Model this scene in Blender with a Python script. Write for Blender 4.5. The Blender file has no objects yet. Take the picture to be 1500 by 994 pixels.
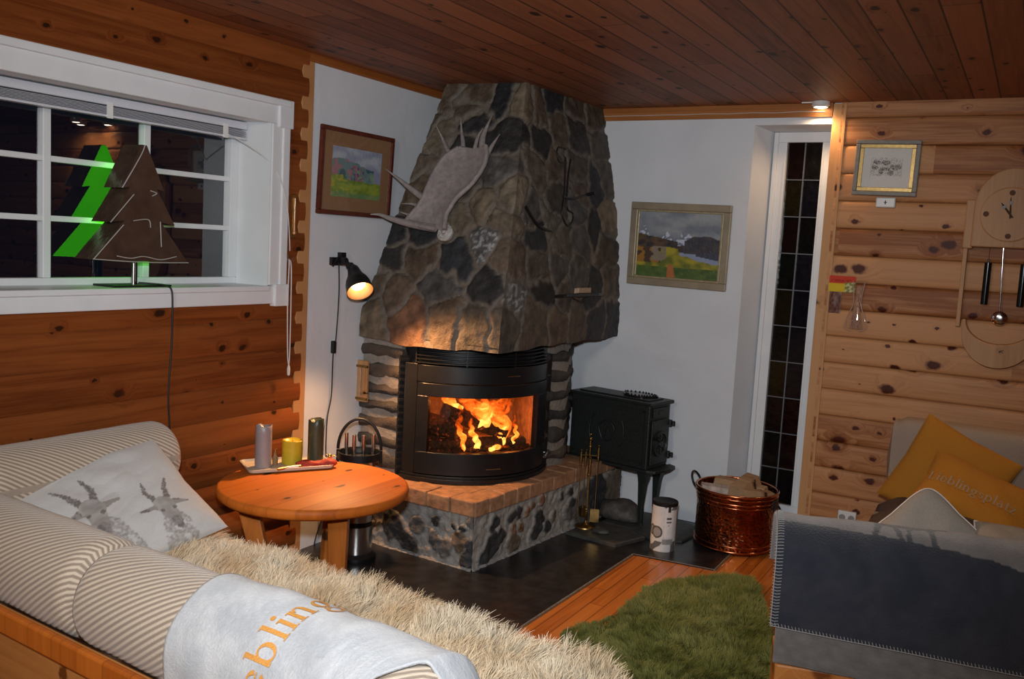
import bpy, math, random
import numpy as np
from mathutils import Vector, Matrix, noise
random.seed(7); RNG = np.random.default_rng(7)
V = Vector; PI = math.pi
COL = bpy.context.scene.collection
DATA = {'ANT_L': [(0.41, -1.281, 1.629), (0.228, -1.27, 1.66), (0.24, -1.252, 1.706), (0.264, -1.237, 1.744), (0.279, -1.222, 1.783), (0.289, -1.199, 1.844), (0.302, -1.175, 1.906), (0.325, -1.151, 1.968), (0.363, -1.132, 2.019),
           (0.42, -1.119, 2.054)],
 'ANT_R': [(0.462, -1.28, 1.631), (0.45, -1.255, 1.698), (0.463, -1.238, 1.743), (0.477, -1.223, 1.781), (0.509, -1.209, 1.819), (0.546, -1.194, 1.857), (0.578, -1.174, 1.91), (0.598, -1.154, 1.963), (0.598, -1.134, 2.015),
           (0.58, -1.116, 2.061)],
 'BASEL': [(0.356, -1.51, 0.122, 0.05, 'D'), (0.445, -1.51, 0.07, 0.038, 'D'), (0.509, -1.51, 0.177, 0.032, 'G'), (0.621, -1.51, 0.219, 0.019, 'D'), (0.622, -1.51, 0.116, 0.032, 'G'), (0.674, -1.51, 0.084, 0.032, 'G'),
           (0.76, -1.51, 0.137, 0.035, 'B'), (0.729, -1.51, 0.21, 0.012, 'D'), (0.782, -1.51, 0.211, 0.012, 'D'), (0.838, -1.51, 0.132, 0.022, 'D'), (0.842, -1.51, 0.072, 0.03, 'D'), (0.858, -1.51, 0.241, 0.032, 'G'),
           (0.483, -1.51, 0.055, 0.027, 'D'), (0.311, -1.51, 0.168, 0.024, 'D')],
 'BASER': [(0.855, -1.404, 0.061, 0.034, 'D'), (0.859, -1.358, 0.111, 0.04, 'D'), (0.865, -1.284, 0.14, 0.022, 'D'), (0.861, -1.337, 0.222, 0.025, 'D'), (0.858, -1.366, 0.201, 0.019, 'D'), (0.873, -1.2, 0.219, 0.019, 'D'),
           (0.878, -1.147, 0.227, 0.019, 'D'), (0.876, -1.173, 0.145, 0.017, 'R'), (0.882, -1.105, 0.146, 0.017, 'R'), (0.876, -1.172, 0.065, 0.04, 'B'), (0.886, -1.055, 0.207, 0.014, 'R'), (0.89, -1.014, 0.223, 0.014, 'R'),
           (0.897, -0.941, 0.142, 0.031, 'D'), (0.894, -0.964, 0.081, 0.034, 'D'), (0.904, -0.861, 0.082, 0.025, 'D'), (0.898, -0.922, 0.241, 0.02, 'R'), (0.911, -0.782, 0.123, 0.02, 'B'), (0.917, -0.716, 0.225, 0.015, 'D'),
           (0.925, -0.63, 0.238, 0.019, 'D'), (0.924, -0.639, 0.109, 0.025, 'G'), (0.927, -0.604, 0.154, 0.02, 'D')],
 'BCORD': [(0.04, -1.999, 1.569), (0.045, -1.995, 1.459), (0.05, -1.987, 1.444), (0.045, -1.982, 1.237), (0.045, -1.986, 1.011), (0.045, -1.983, 0.93)],
 'BRK': [(0.904, -0.917, 1.334), (0.905, -0.799, 1.337), (0.91, -0.359, 1.334), (0.903, -0.697, 1.357), (0.911, -0.604, 1.317)],
 'BURR': (0.448, -1.264, 1.618),
 'CORD1': [(0.03, -1.609, 1.446), (0.012, -1.585, 1.29), (0.012, -1.589, 1.064), (0.012, -1.601, 0.995), (0.012, -1.612, 0.908), (0.012, -1.616, 0.768), (0.012, -1.631, 0.664), (0.012, -1.636, 0.559), (0.012, -1.642, 0.471),
           (0.012, -1.621, 0.342), (0.012, -1.613, 0.196), (0.012, -1.661, 0.117), (0.012, -1.707, 0.003), (0.015, -1.622, -0.019), (0.03, -1.517, -0.007)],
 'GP': [(2.749, -1.0, 0.681), (2.619, -1.0, 0.471), (2.939, -1.0, 0.449), (2.729, -1.0, 0.463)],
 'HOODL': [(0.181, -0.927, 2.36, 'B'), (0.402, -0.936, 2.336, 'B'), (0.554, -0.938, 2.332, 'D'), (0.402, -0.984, 2.21, 'D'), (0.131, -0.998, 2.172, 'B'), (0.092, -1.083, 1.952, 'B'), (0.615, -1.019, 2.117, 'D'), (0.363, -1.031, 2.086, 'D'),
           (0.246, -1.018, 2.12, 'T'), (0.612, -1.087, 1.941, 'G'), (0.2, -1.139, 1.805, 'B'), (0.606, -1.15, 1.775, 'T'), (0.486, -1.185, 1.685, 'T'), (0.466, -1.112, 1.875, 'B'), (0.736, -1.181, 1.694, 'T'), (0.098, -1.215, 1.606, 'D'),
           (0.282, -1.212, 1.614, 'D'), (0.092, -1.265, 1.476, 'D'), (0.325, -1.263, 1.481, 'B'), (0.549, -1.258, 1.494, 'D'), (0.659, -1.226, 1.576, 'W'), (0.822, -1.238, 1.547, 'B'), (0.17, -1.33, 1.307, 'B'), (0.461, -1.313, 1.351, 'G'),
           (0.738, -1.311, 1.355, 'D'), (0.877, -1.313, 1.351, 'W'), (0.066, -1.39, 1.149, 'T'), (0.315, -1.384, 1.164, 'R'), (0.543, -1.368, 1.206, 'B'), (0.715, -1.371, 1.199, 'B'), (0.874, -1.365, 1.213, 'B'),
           (0.762, -1.134, 1.818, 'T'), (0.655, -0.939, 2.329, 'T'), (0.077, -1.314, 1.347, 'B'), (0.379, -0.955, 2.286, 'B')],
 'HOODR': [(0.67, -0.815, 2.316, 'B'), (0.66, -0.631, 2.385, 'D'), (0.662, -0.372, 2.393, 'B'), (0.668, -0.116, 2.37, 'B'), (0.703, -0.852, 2.114, 'D'), (0.692, -0.4, 2.21, 'D'), (0.697, -0.088, 2.196, 'B'), (0.686, -0.625, 2.231, 'B'),
           (0.725, -0.91, 1.974, 'B'), (0.724, -0.705, 1.994, 'B'), (0.751, -0.735, 1.83, 'B'), (0.762, -1.031, 1.748, 'G'), (0.723, -0.425, 2.02, 'B'), (0.742, -0.249, 1.915, 'D'), (0.727, -0.082, 2.017, 'B'), (0.782, -0.983, 1.627, 'D'),
           (0.77, -0.809, 1.713, 'T'), (0.76, -0.488, 1.796, 'G'), (0.769, -0.134, 1.763, 'T'), (0.777, -0.303, 1.702, 'D'), (0.789, -0.708, 1.604, 'B'), (0.788, -0.464, 1.628, 'G'), (0.805, -0.966, 1.488, 'B'), (0.798, -0.17, 1.583, 'B'),
           (0.814, -0.772, 1.45, 'G'), (0.818, -0.53, 1.441, 'G'), (0.831, -0.125, 1.387, 'B'), (0.832, -0.946, 1.332, 'D'), (0.837, -0.364, 1.338, 'D'), (0.837, -0.728, 1.312, 'B'), (0.853, -1.02, 1.195, 'B'), (0.856, -0.785, 1.192, 'B'),
           (0.86, -0.57, 1.183, 'B'), (0.864, -0.303, 1.18, 'D'), (0.866, -0.103, 1.18, 'D'), (0.743, -0.429, 1.901, 'B')],
 'HOOK': ([(0.777, -0.637, 2.119), (0.776, -0.722, 2.12), (0.782, -0.752, 2.084), (0.789, -0.732, 2.042), (0.789, -0.664, 2.044)],
          [(0.785, -0.653, 2.073), (0.803, -0.68, 1.96), (0.82, -0.711, 1.858), (0.834, -0.753, 1.768), (0.845, -0.704, 1.705), (0.842, -0.637, 1.73), (0.834, -0.621, 1.775), (0.829, -0.685, 1.805), (0.803, -0.642, 1.963),
           (0.786, -0.589, 2.068)],
          [(0.82, -0.724, 1.857), (0.822, -0.601, 1.855), (0.818, -0.425, 1.89)], [(0.829, -1.143, 1.777), (0.844, -1.03, 1.69), (0.85, -0.878, 1.665)]),
 'LAMP': [(0.015, -1.583, 1.47), (0.05, -1.591, 1.451), (0.1, -1.602, 1.423), (0.13, -1.595, 1.394), (0.17, -1.586, 1.322), (0.05, -1.658, 1.45)],
 'PIL': [(0.272, -2.849, 0.76), (0.633, -2.967, 0.5), (0.187, -3.43, 0.72), (0.4, -3.318, 0.6)],
 'RUG': [(1.628, -1.224, 0.0), (1.734, -1.001, 0.0), (1.939, -0.783, -0.0), (2.072, -0.901, 0.0), (2.241, -1.341, 0.0), (2.358, -1.736, 0.0), (2.388, -2.003, 0.0), (2.207, -2.35, 0.0), (1.949, -2.319, 0.0), (1.772, -2.105, 0.0),
         (1.56, -1.972, 0.0), (1.57, -1.803, 0.0), (1.634, -1.669, 0.0), (1.646, -1.432, 0.0)],
 'SWITCH': (0.02, -1.612, 1.021),
 'TINES': [([(0.392, -1.14, 1.999), (0.334, -1.119, 2.054), (0.282, -1.095, 2.117), (0.257, -1.124, 2.181)], 0.016), ([(0.44, -1.128, 2.03), (0.415, -1.101, 2.1), (0.387, -1.077, 2.163), (0.399, -1.108, 2.221)], 0.014),
           ([(0.546, -1.122, 2.046), (0.532, -1.093, 2.122), (0.54, -1.069, 2.184), (0.597, -1.115, 2.233)], 0.018), ([(0.5, -1.119, 2.053), (0.501, -1.093, 2.123), (0.518, -1.075, 2.169)], 0.012),
           ([(0.574, -1.136, 2.008), (0.593, -1.116, 2.061), (0.668, -1.155, 2.127)], 0.018), ([(0.297, -1.222, 1.783), (0.224, -1.238, 1.825), (0.143, -1.259, 1.882), (0.075, -1.303, 1.937)], 0.02),
           ([(0.388, -1.276, 1.643), (0.243, -1.291, 1.659), (0.14, -1.315, 1.68), (0.073, -1.34, 1.699), (0.024, -1.373, 1.696)], 0.022), ([(0.285, -1.24, 1.737), (0.22, -1.241, 1.762), (0.156, -1.262, 1.762)], 0.012),
           ([(0.308, -1.257, 1.693), (0.221, -1.263, 1.704), (0.16, -1.289, 1.72)], 0.012), ([(0.204, -1.069, 2.044), (0.187, -1.028, 2.179)], 0.004)],
 'TREECORD': [(-0.03, -2.776, 1.349), (0.0, -2.752, 1.351), (0.035, -2.75, 1.331), (0.045, -2.741, 1.262), (0.045, -2.729, 1.125), (0.045, -2.71, 0.958), (0.045, -2.691, 0.816), (0.045, -2.673, 0.686)],
 'YP': [(2.704, -0.42, 0.874), (2.513, -0.42, 0.454), (2.955, -0.42, 0.684), (2.758, -0.42, 0.457)],
 'YP2': [(2.821, -0.5, 0.634), (3.105, -0.5, 0.724), (3.015, -0.5, 0.389), (2.786, -0.5, 0.546)]}

# ------------------------------------------------------------------ colour + node helpers
def lin(c): return c/12.92 if c <= .04045 else ((c+.055)/1.055)**2.4
def S(r, g, b): return (lin(r/255), lin(g/255), lin(b/255), 1)
def mat(name):
    m = bpy.data.materials.new(name); m.use_nodes = True
    nt = m.node_tree; b = nt.nodes['Principled BSDF']
    return m, nt, b
class N:
    def __init__(s, nt): s.nt = nt; s.tc = None
    def n(s, t, **k):
        o = s.nt.nodes.new(t)
        for a, b in k.items(): setattr(o, a, b)
        return o
    def l(s, a, b): s.nt.links.new(a, b)
    def _in(s, sock, v):
        if v is None: return
        if hasattr(v, 'is_output') or isinstance(v, bpy.types.NodeSocket): s.l(v, sock)
        else: sock.default_value = v
    def math(s, op, a, b=None, c=None, clamp=False):
        o = s.n('ShaderNodeMath', operation=op, use_clamp=clamp)
        s._in(o.inputs[0], a); s._in(o.inputs[1], b); s._in(o.inputs[2], c)
        return o.outputs[0]
    def obj(s):
        if not s.tc: s.tc = s.n('ShaderNodeTexCoord')
        return s.tc.outputs['Object']
    def uv(s):
        if not s.tc: s.tc = s.n('ShaderNodeTexCoord')
        return s.tc.outputs['UV']
    def sep(s, v):
        o = s.n('ShaderNodeSeparateXYZ'); s.l(v, o.inputs[0]); return o.outputs
    def comb(s, x, y, z):
        o = s.n('ShaderNodeCombineXYZ'); s._in(o.inputs[0], x); s._in(o.inputs[1], y); s._in(o.inputs[2], z); return o.outputs[0]
    def noise(s, vec, scale=5, detail=4, rough=.55, dist=0):
        o = s.n('ShaderNodeTexNoise'); s._in(o.inputs['Vector'], vec); o.inputs['Scale'].default_value = scale
        o.inputs['Detail'].default_value = detail; o.inputs['Roughness'].default_value = rough; o.inputs['Distortion'].default_value = dist
        return o.outputs['Fac']
    def ramp(s, fac, stops):
        o = s.n('ShaderNodeValToRGB'); s._in(o.inputs[0], fac); e = o.color_ramp.elements
        while len(e) < len(stops): e.new(.5)
        for x, (p, c) in zip(e, stops):
            x.position = p; x.color = c if len(c) == 4 else (*c, 1)
        return o.outputs[0]
    def mix(s, f, a, b, mode='MIX'):
        o = s.n('ShaderNodeMix', data_type='RGBA', blend_type=mode)
        s._in(o.inputs[0], f); s._in(o.inputs[6], a); s._in(o.inputs[7], b); return o.outputs[2]
    def bump(s, h, strength=.3, dist=.01):
        o = s.n('ShaderNodeBump'); o.inputs['Strength'].default_value = strength; o.inputs['Distance'].default_value = dist
        s._in(o.inputs['Height'], h); return o.outputs[0]
def G4(v): return (v, v, v, 1)
def plain(name, col, rough=.5, metal=0, bump=0, bscale=60, var=0, spec=.5):
    m, nt, b = mat(name); k = N(nt)
    b.inputs['Roughness'].default_value = rough; b.inputs['Metallic'].default_value = metal
    b.inputs['Specular IOR Level'].default_value = spec
    c = tuple(col[:3])
    f = k.noise(k.obj(), bscale, 4)
    lo = tuple(max(0, x*(1-var)) for x in c)+(1,); hi = tuple(min(1, x*(1+var)) for x in c)+(1,)
    k.l(k.ramp(f, [(.3, lo), (.7, hi)]), b.inputs['Base Color'])
    if bump: k.l(k.bump(f, bump, .01), b.inputs['Normal'])
    return m
def emis(name, col, st):
    m, nt, b = mat(name)
    b.inputs['Base Color'].default_value = (*col[:3], 1); b.inputs['Emission Color'].default_value = (*col[:3], 1); b.inputs['Emission Strength'].default_value = st
    return m
def plank(name, along, across, w, light, dark, knot=(.05, .02, .008, 1), kd=.55, seam=.5, off=0., rough=.45, jl=0, coat=0, contrast=1., ksize=.10, spec=.22, tone=.7, jseam=True):
    """boards `w` wide running along an object axis; grain, knots, seams, optional butt joints every jl metres"""
    m, nt, b = mat(name); k = N(nt); x = k.sep(k.obj()); ax = {'x': 0, 'y': 1, 'z': 2}
    l = x[ax[along]]; a = x[ax[across]]
    t = k.math('DIVIDE', k.math('SUBTRACT', a, off), w); idx = k.math('FLOOR', t); fr = k.math('FRACT', t)
    wn = k.n('ShaderNodeTexWhiteNoise', noise_dimensions='1D'); k.l(idx, wn.inputs['W']); rnd = wn.outputs['Value']
    jm = None; rid = rnd
    if jl:
        jt = k.math('ADD', k.math('DIVIDE', l, jl), k.math('MULTIPLY', rnd, 7.3)); jf = k.math('FRACT', jt)
        wn2 = k.n('ShaderNodeTexWhiteNoise', noise_dimensions='2D'); k.l(k.comb(idx, k.math('FLOOR', jt), 0), wn2.inputs['Vector']); rid = wn2.outputs['Value']
        jm = k.math('LESS_THAN', jf, .004/jl*1.2)
    ro = k.math('MULTIPLY', rid, 23.7)
    # knots
    kv = k.comb(k.math('MULTIPLY_ADD', l, 4.2, ro), k.math('MULTIPLY', a, .93/w), k.math('MULTIPLY', idx, 3.1))
    vo = k.n('ShaderNodeTexVoronoi', voronoi_dimensions='2D', feature='F1'); k.l(kv, vo.inputs['Vector']); vo.inputs['Scale'].default_value = 1; vo.inputs['Randomness'].default_value = 1
    dn = k.math('ADD', vo.outputs['Distance'], k.math('MULTIPLY', k.math('SUBTRACT', k.noise(k.obj(), 38, 3), .5), .16))
    cellr = k.sep(vo.outputs['Color'])[0]; has = k.math('GREATER_THAN', cellr, 1-kd)
    kr = k.math('MULTIPLY_ADD', k.math('POWER', k.sep(vo.outputs['Color'])[1], 1.6), ksize*1.5, ksize*.3)
    q = k.math('DIVIDE', dn, kr)
    kcore = k.math('MULTIPLY', k.math('SUBTRACT', 1, k.math('SMOOTH_MIN', q, 1, .1), clamp=True), k.math('MULTIPLY', has, 2.6), clamp=True)
    halo = k.math('MULTIPLY', k.math('SUBTRACT', 1, k.math('DIVIDE', q, 2.6), clamp=True), has)
    # grain bends round the knots
    gv = k.comb(k.math('MULTIPLY_ADD', l, 1.1, ro), k.math('MULTIPLY_ADD', a, 22, k.math('MULTIPLY', halo, 2.2)), ro)
    g = k.noise(gv, 1.6, 5, .6, .6)
    g2 = k.noise(k.comb(k.math('MULTIPLY', l, 5), k.math('MULTIPLY_ADD', a, 180, k.math('MULTIPLY', halo, 9)), ro), 1, 3)
    f = k.math('ADD', k.math('MULTIPLY', k.math('SUBTRACT', g, .5), 1.5*contrast), k.math('MULTIPLY', k.math('SUBTRACT', g2, .5), .5*contrast))
    f = k.math('ADD', k.math('ADD', f, k.math('MULTIPLY_ADD', rid, tone, .5-tone*.55)), k.math('MULTIPLY', halo, .25), clamp=True)
    mid = tuple((light[i]*.6+dark[i]*.4) for i in range(3))+(1,)
    c = k.ramp(f, [(0, light), (.5, mid), (1, dark)])
    c = k.mix(kcore, c, knot)
    sm = k.math('LESS_THAN', k.math('MINIMUM', fr, k.math('SUBTRACT', 1, fr)), .0035/w)
    if jm and jseam: sm = k.math('MAXIMUM', sm, jm)
    c = k.mix(k.math('MULTIPLY', sm, seam), c, tuple(v*.15 for v in dark[:3])+(1,))
    k.l(c, b.inputs['Base Color']); b.inputs['Roughness'].default_value = rough
    b.inputs['Specular IOR Level'].default_value = spec
    if coat: b.inputs['Coat Weight'].default_value = coat; b.inputs['Coat Roughness'].default_value = .12
    k.l(k.bump(k.math('SUBTRACT', g, k.math('MULTIPLY', sm, 2)), .12, .004), b.inputs['Normal'])
    return m
def attrmat(name, rough=.8, nb=.0, ns=80, var=.25, spec=.4, sheen=0, metal=0):
    """colour from the mesh's own 'Col' attribute, broken up by noise"""
    m, nt, b = mat(name); k = N(nt); a = k.n('ShaderNodeAttribute', attribute_name='Col')
    f = k.noise(k.obj(), ns, 5, .65)
    f2 = k.noise(k.obj(), ns*.22, 4, .6)
    s = k.math('MULTIPLY_ADD', k.math('ADD', k.math('SUBTRACT', f, .5), k.math('SUBTRACT', f2, .5)), var*2.2, 1)
    c = k.mix(1, a.outputs['Color'], k.comb(s, s, s), 'MULTIPLY')
    k.l(c, b.inputs['Base Color']); b.inputs['Roughness'].default_value = rough; b.inputs['Specular IOR Level'].default_value = spec
    b.inputs['Metallic'].default_value = metal
    if sheen: b.inputs['Sheen Weight'].default_value = sheen
    if nb: k.l(k.bump(f, nb, .01), b.inputs['Normal'])
    return m
# ------------------------------------------------------------------ mesh builder
class G:
    def __init__(s): s.v = []; s.f = []; s.m = []; s.uv = {}; s.c = {}; s.cur = 0
    def add(s, vs, fs):
        o = len(s.v); s.v += [tuple(p) for p in vs]
        for f in fs: s.f.append(tuple(i+o for i in f)); s.m.append(s.cur)
        return o
    def box(s, x0, x1, y0, y1, z0, z1, M=None):
        p = [V((x, y, z)) for z in (z0, z1) for x, y in ((x0, y0), (x1, y0), (x1, y1), (x0, y1))]
        if M: p = [M @ q for q in p]
        return s.add(p, [(3, 2, 1, 0), (4, 5, 6, 7), (0, 1, 5, 4), (1, 2, 6, 5), (2, 3, 7, 6), (3, 0, 4, 7)])
    def prism(s, poly, z0, z1, M=None):
        n = len(poly); p = [V((x, y, z0)) for x, y in poly]+[V((x, y, z1)) for x, y in poly]
        if M: p = [M @ q for q in p]
        return s.add(p, [tuple(range(n-1, -1, -1)), tuple(range(n, 2*n))]+[(i, (i+1) % n, n+(i+1) % n, n+i) for i in range(n)])
    def tube(s, pts, r, n=10, cap=True, flat=None):
        pts = [V(p) for p in pts]; m = len(pts); R = r if isinstance(r, (list, tuple)) else [r]*m
        vs = []; pn = None
        for i, p in enumerate(pts):
            d = (pts[min(i+1, m-1)]-pts[max(i-1, 0)]).normalized()
            if pn is None: a = d.cross(V((0, 0, 1))); a = a if a.length > .1 else d.cross(V((1, 0, 0))); a.normalize()
            else: a = (pn-d*pn.dot(d)).normalized()
            pn = a; b = d.cross(a)
            for j in range(n):
                t = 2*PI*j/n; vs.append(p+(a*math.cos(t)*(flat or 1)+b*math.sin(t))*R[i])
        fs = [(i*n+j, i*n+(j+1) % n, (i+1)*n+(j+1) % n, (i+1)*n+j) for i in range(m-1) for j in range(n)]
        if cap: fs += [tuple(range(n-1, -1, -1)), tuple((m-1)*n+j for j in range(n))]
        return s.add(vs, fs)
    def lathe(s, prof, n=32, M=None, cap=True):
        M = M or Matrix(); vs = [M @ V((r*math.cos(2*PI*j/n), r*math.sin(2*PI*j/n), z)) for r, z in prof for j in range(n)]; m = len(prof)
        fs = [(i*n+j, i*n+(j+1) % n, (i+1)*n+(j+1) % n, (i+1)*n+j) for i in range(m-1) for j in range(n)]
        if cap: fs += [tuple(range(n-1, -1, -1)), tuple((m-1)*n+j for j in range(n))]
        return s.add(vs, fs)
    def grid(s, fn, nu, nv, closev=False, uvf=None, colf=None, flip=False):
        o = len(s.v); mv = nv if closev else nv+1
        for i in range(nu+1):
            for j in range(mv):
                u = i/nu; v = j/nv; s.v.append(tuple(fn(u, v)))
                if uvf: s.uv[len(s.v)-1] = uvf(u, v)
                if colf: s.c[len(s.v)-1] = colf(u, v)
        for i in range(nu):
            for j in range(nv):
                j2 = (j+1) % mv if closev else j+1
                f = (o+i*mv+j, o+(i+1)*mv+j, o+(i+1)*mv+j2, o+i*mv+j2)
                s.f.append(f[::-1] if flip else f); s.m.append(s.cur)
        return o
def thing(name, label, cat, loc=(0, 0, 0), group=None):
    e = bpy.data.objects.new(name, None); e.empty_display_size = .05; COL.objects.link(e); e.location = loc
    e['label'] = label; e['category'] = cat
    if group: e['group'] = group
    return e
def islands(g):
    """the separate pieces of a builder, each as a builder of its own"""
    par = list(range(len(g.v)))
    def fd(a):
        while par[a] != a: par[a] = par[par[a]]; a = par[a]
        return a
    for f in g.f:
        for i in f[1:]: par[fd(i)] = fd(f[0])
    out = {}
    for f, mi in zip(g.f, g.m):
        h = out.setdefault(fd(f[0]), (G(), {})); q = []
        for i in f:
            if i not in h[1]:
                h[1][i] = len(h[0].v); h[0].v.append(g.v[i])
                if i in g.uv: h[0].uv[h[1][i]] = g.uv[i]
                if i in g.c: h[0].c[h[1][i]] = g.c[i]
            q.append(h[1][i])
        h[0].f.append(tuple(q)); h[0].m.append(mi)
    return [h[0] for h in out.values()]
def each(name, g, m, parent, **k):
    return [obj(name, q, m, parent, **k) for q in islands(g)]
def obj(name, g, m, parent=None, org=None, smooth=None, bevel=0, label=None, cat=None, group=None, kind=None, sub=0, thick=0, top=None):
    """g's vertices are world coordinates; origin goes to org (things) or stays with the parent's base (parts)"""
    if parent is not None: top = top or root_loc(parent)
    o3 = V(top) if parent is not None else V(org or (0, 0, 0))
    me = bpy.data.meshes.new(name)
    me.from_pydata([tuple(V(p)-o3) for p in g.v], [], g.f)
    for mm in (m if isinstance(m, (list, tuple)) else [m]): me.materials.append(mm)
    me.polygons.foreach_set('material_index', g.m)
    if g.uv:
        l = me.uv_layers.new(name='UVMap'); li = np.zeros(len(me.loops), 'i'); me.loops.foreach_get('vertex_index', li)
        arr = np.array([g.uv.get(i, (0, 0)) for i in range(len(g.v))], 'f'); l.data.foreach_set('uv', arr[li].ravel())
    if g.c:
        a = me.color_attributes.new('Col', 'FLOAT_COLOR', 'POINT')
        arr = np.array([tuple(g.c.get(i, (.5, .5, .5)))[:3]+(1,) for i in range(len(g.v))], 'f'); a.data.foreach_set('color', arr.ravel())
    me.update(); me.validate()
    if smooth is not None:
        me.polygons.foreach_set('use_smooth', [True]*len(me.polygons))
        if smooth < 180: me.set_sharp_from_angle(angle=math.radians(smooth))
    o = bpy.data.objects.new(name, me); COL.objects.link(o)
    if parent is not None: o.parent = parent
    else: o.location = o3
    if thick:
        q = o.modifiers.new('s', 'SOLIDIFY'); q.thickness = thick; q.offset = 0
    if bevel:
        q = o.modifiers.new('b', 'BEVEL'); q.width = bevel; q.segments = 2; q.limit_method = 'ANGLE'; q.angle_limit = math.radians(40)
    if sub:
        q = o.modifiers.new('u', 'SUBSURF'); q.levels = sub; q.render_levels = sub
    if label: o['label'] = label
    if cat: o['category'] = cat
    if group: o['group'] = group
    if kind: o['kind'] = kind
    return o
def root_loc(o):
    while o.parent: o = o.parent
    return V(o.location)
def nz(p, s=1., seed=0): return noise.noise(V((p[0]*s+seed*7.1, p[1]*s-seed*3.3, p[2]*s+seed)))
def rot(ax, d): return Matrix.Rotation(math.radians(d), 4, ax)
def T(*p): return Matrix.Translation(V(p))
def frame(g, y_out, a0, a1, b0, b1, w, d, M, prof=None):
    """rectangular picture / window frame in local plane: x=a, z=b, y = depth towards viewer (-y)"""
    for (x0, x1, z0, z1) in ((a0, a1, b1-w, b1), (a0, a1, b0, b0+w), (a0, a0+w, b0+w, b1-w), (a1-w, a1, b0+w, b1-w)):
        g.box(x0, x1, y_out-d, y_out, z0, z1, M)
def smoothpath(pts, n=6):
    pts = [V(p) for p in pts]; out = []
    for i in range(len(pts)-1):
        p0 = pts[max(i-1, 0)]; p1 = pts[i]; p2 = pts[i+1]; p3 = pts[min(i+2, len(pts)-1)]
        for k in range(n):
            t = k/n; out.append(.5*((2*p1)+(p2-p0)*t+(2*p0-5*p1+4*p2-p3)*t*t+(3*p1-p0-3*p2+p3)*t**3))
    out.append(pts[-1]); return out
def in_poly(x, y, P):
    c = False; n = len(P)
    for i in range(n):
        x1, y1 = P[i]; x2, y2 = P[i-1]
        if (y1 > y) != (y2 > y) and x < (x2-x1)*(y-y1)/(y2-y1)+x1: c = not c
    return c
# ------------------------------------------------------------------ serif letters (stroke built)
def glyph(ch):
    """list of quads (each 4 points) in units of x-height; returns quads, advance"""
    Q = []
    def rect(x0, y0, x1, y1, n=1):
        ny = max(1, int(abs(y1-y0)/.12)); nx = max(1, int(abs(x1-x0)/.15))
        for i in range(nx):
            for j in range(ny):
                a, b2 = x0+(x1-x0)*i/nx, x0+(x1-x0)*(i+1)/nx; c, d = y0+(y1-y0)*j/ny, y0+(y1-y0)*(j+1)/ny
                Q.append([(a, c), (b2, c), (b2, d), (a, d)])
    def arc(cx, cy, rx, ry, a0, a1, wt=.2, wn=.07, n=14):
        for i in range(n):
            p = []
            for a in (a0+(a1-a0)*i/n, a0+(a1-a0)*(i+1)/n):
                t = math.radians(a); w = wn+(wt-wn)*abs(math.cos(t))
                p.append(((cx+rx*math.cos(t), cy+ry*math.sin(t)), (cx+(rx-w)*math.cos(t), cy+(ry-w)*math.sin(t))))
            Q.append([p[0][0], p[1][0], p[1][1], p[0][1]])
    def stem(x, y0, y1, sb=True, st=True, w=.19):
        rect(x, y0, x+w, y1)
        if sb: rect(x-.1, y0, x+w+.1, y0+.06)
        if st: rect(x-.1, y1-.07, x, y1)
    if ch == 'L': stem(.12, 0, 1.45); rect(.31, 1.39, .42, 1.45); rect(.31, 0, .85, .07); rect(.79, .07, .85, .35); return Q, 1.0
    if ch == 'i': stem(.12, 0, 1); arc(.2, 1.33, .13, .13, 0, 360, .12, .12, 10); return Q, .48
    if ch == 'l': stem(.12, 0, 1.55); return Q, .48
    if ch == 'e': arc(.45, .5, .42, .52, 20, 330); rect(.2, .5, .8, .57); return Q, .95
    if ch == 'b': stem(.1, 0, 1.55, sb=False); arc(.5, .48, .43, .5, -150, 150); return Q, 1.05
    if ch == 'n': stem(.1, 0, 1); arc(.5, .6, .33, .42, 0, 150); stem(.64, 0, .6, st=False); return Q, 1.05
    if ch == 'g': arc(.42, .58, .36, .42, 0, 360); rect(.7, .88, .98, .97); arc(.45, -.28, .42, .34, 0, 360, .14, .08); arc(.3, .02, .15, .15, 90, 270, .08, .08); return Q, .98
    if ch == 's': arc(.36, .74, .27, .28, 20, 270, .12, .08); arc(.36, .28, .29, .3, -160, 90, .14, .08); return Q, .75
    if ch == 'p': stem(.1, -.55, 1); arc(.5, .5, .43, .52, -150, 150); return Q, 1.05
    if ch == 'a': arc(.42, .3, .36, .32, 60, 330, .17); arc(.4, .68, .3, .34, 0, 150, .1); rect(.6, 0, .78, .7); rect(.78, 0, .9, .06); return Q, .95
    if ch == 't': rect(.2, .1, .38, 1.3); rect(.0, .93, .62, 1); arc(.45, .17, .26, .2, 180, 320, .18); return Q, .68
    if ch == 'z':
        rect(.05, .92, .75, 1); rect(.05, 0, .78, .08); rect(.05, .75, .1, 1); rect(.72, 0, .78, .28)
        for i in range(6):
            t0, t1 = i/6, (i+1)/6; Q.append([(.05+.5*t0, .05+.9*t0), (.27+.5*t0, .05+.9*t0), (.27+.5*t1, .05+.9*t1), (.05+.5*t1, .05+.9*t1)])
        return Q, .85
    return Q, .5
def lettering(text, size, mapper, sp=1.0):
    g = G(); x = 0
    for ch in text:
        Q, adv = glyph(ch)
        for q in Q:
            o = len(g.v); g.add([mapper((x+a)*size, b*size) for a, b in q], [(0, 1, 2, 3)])
        x += adv*sp
    return g
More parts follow.
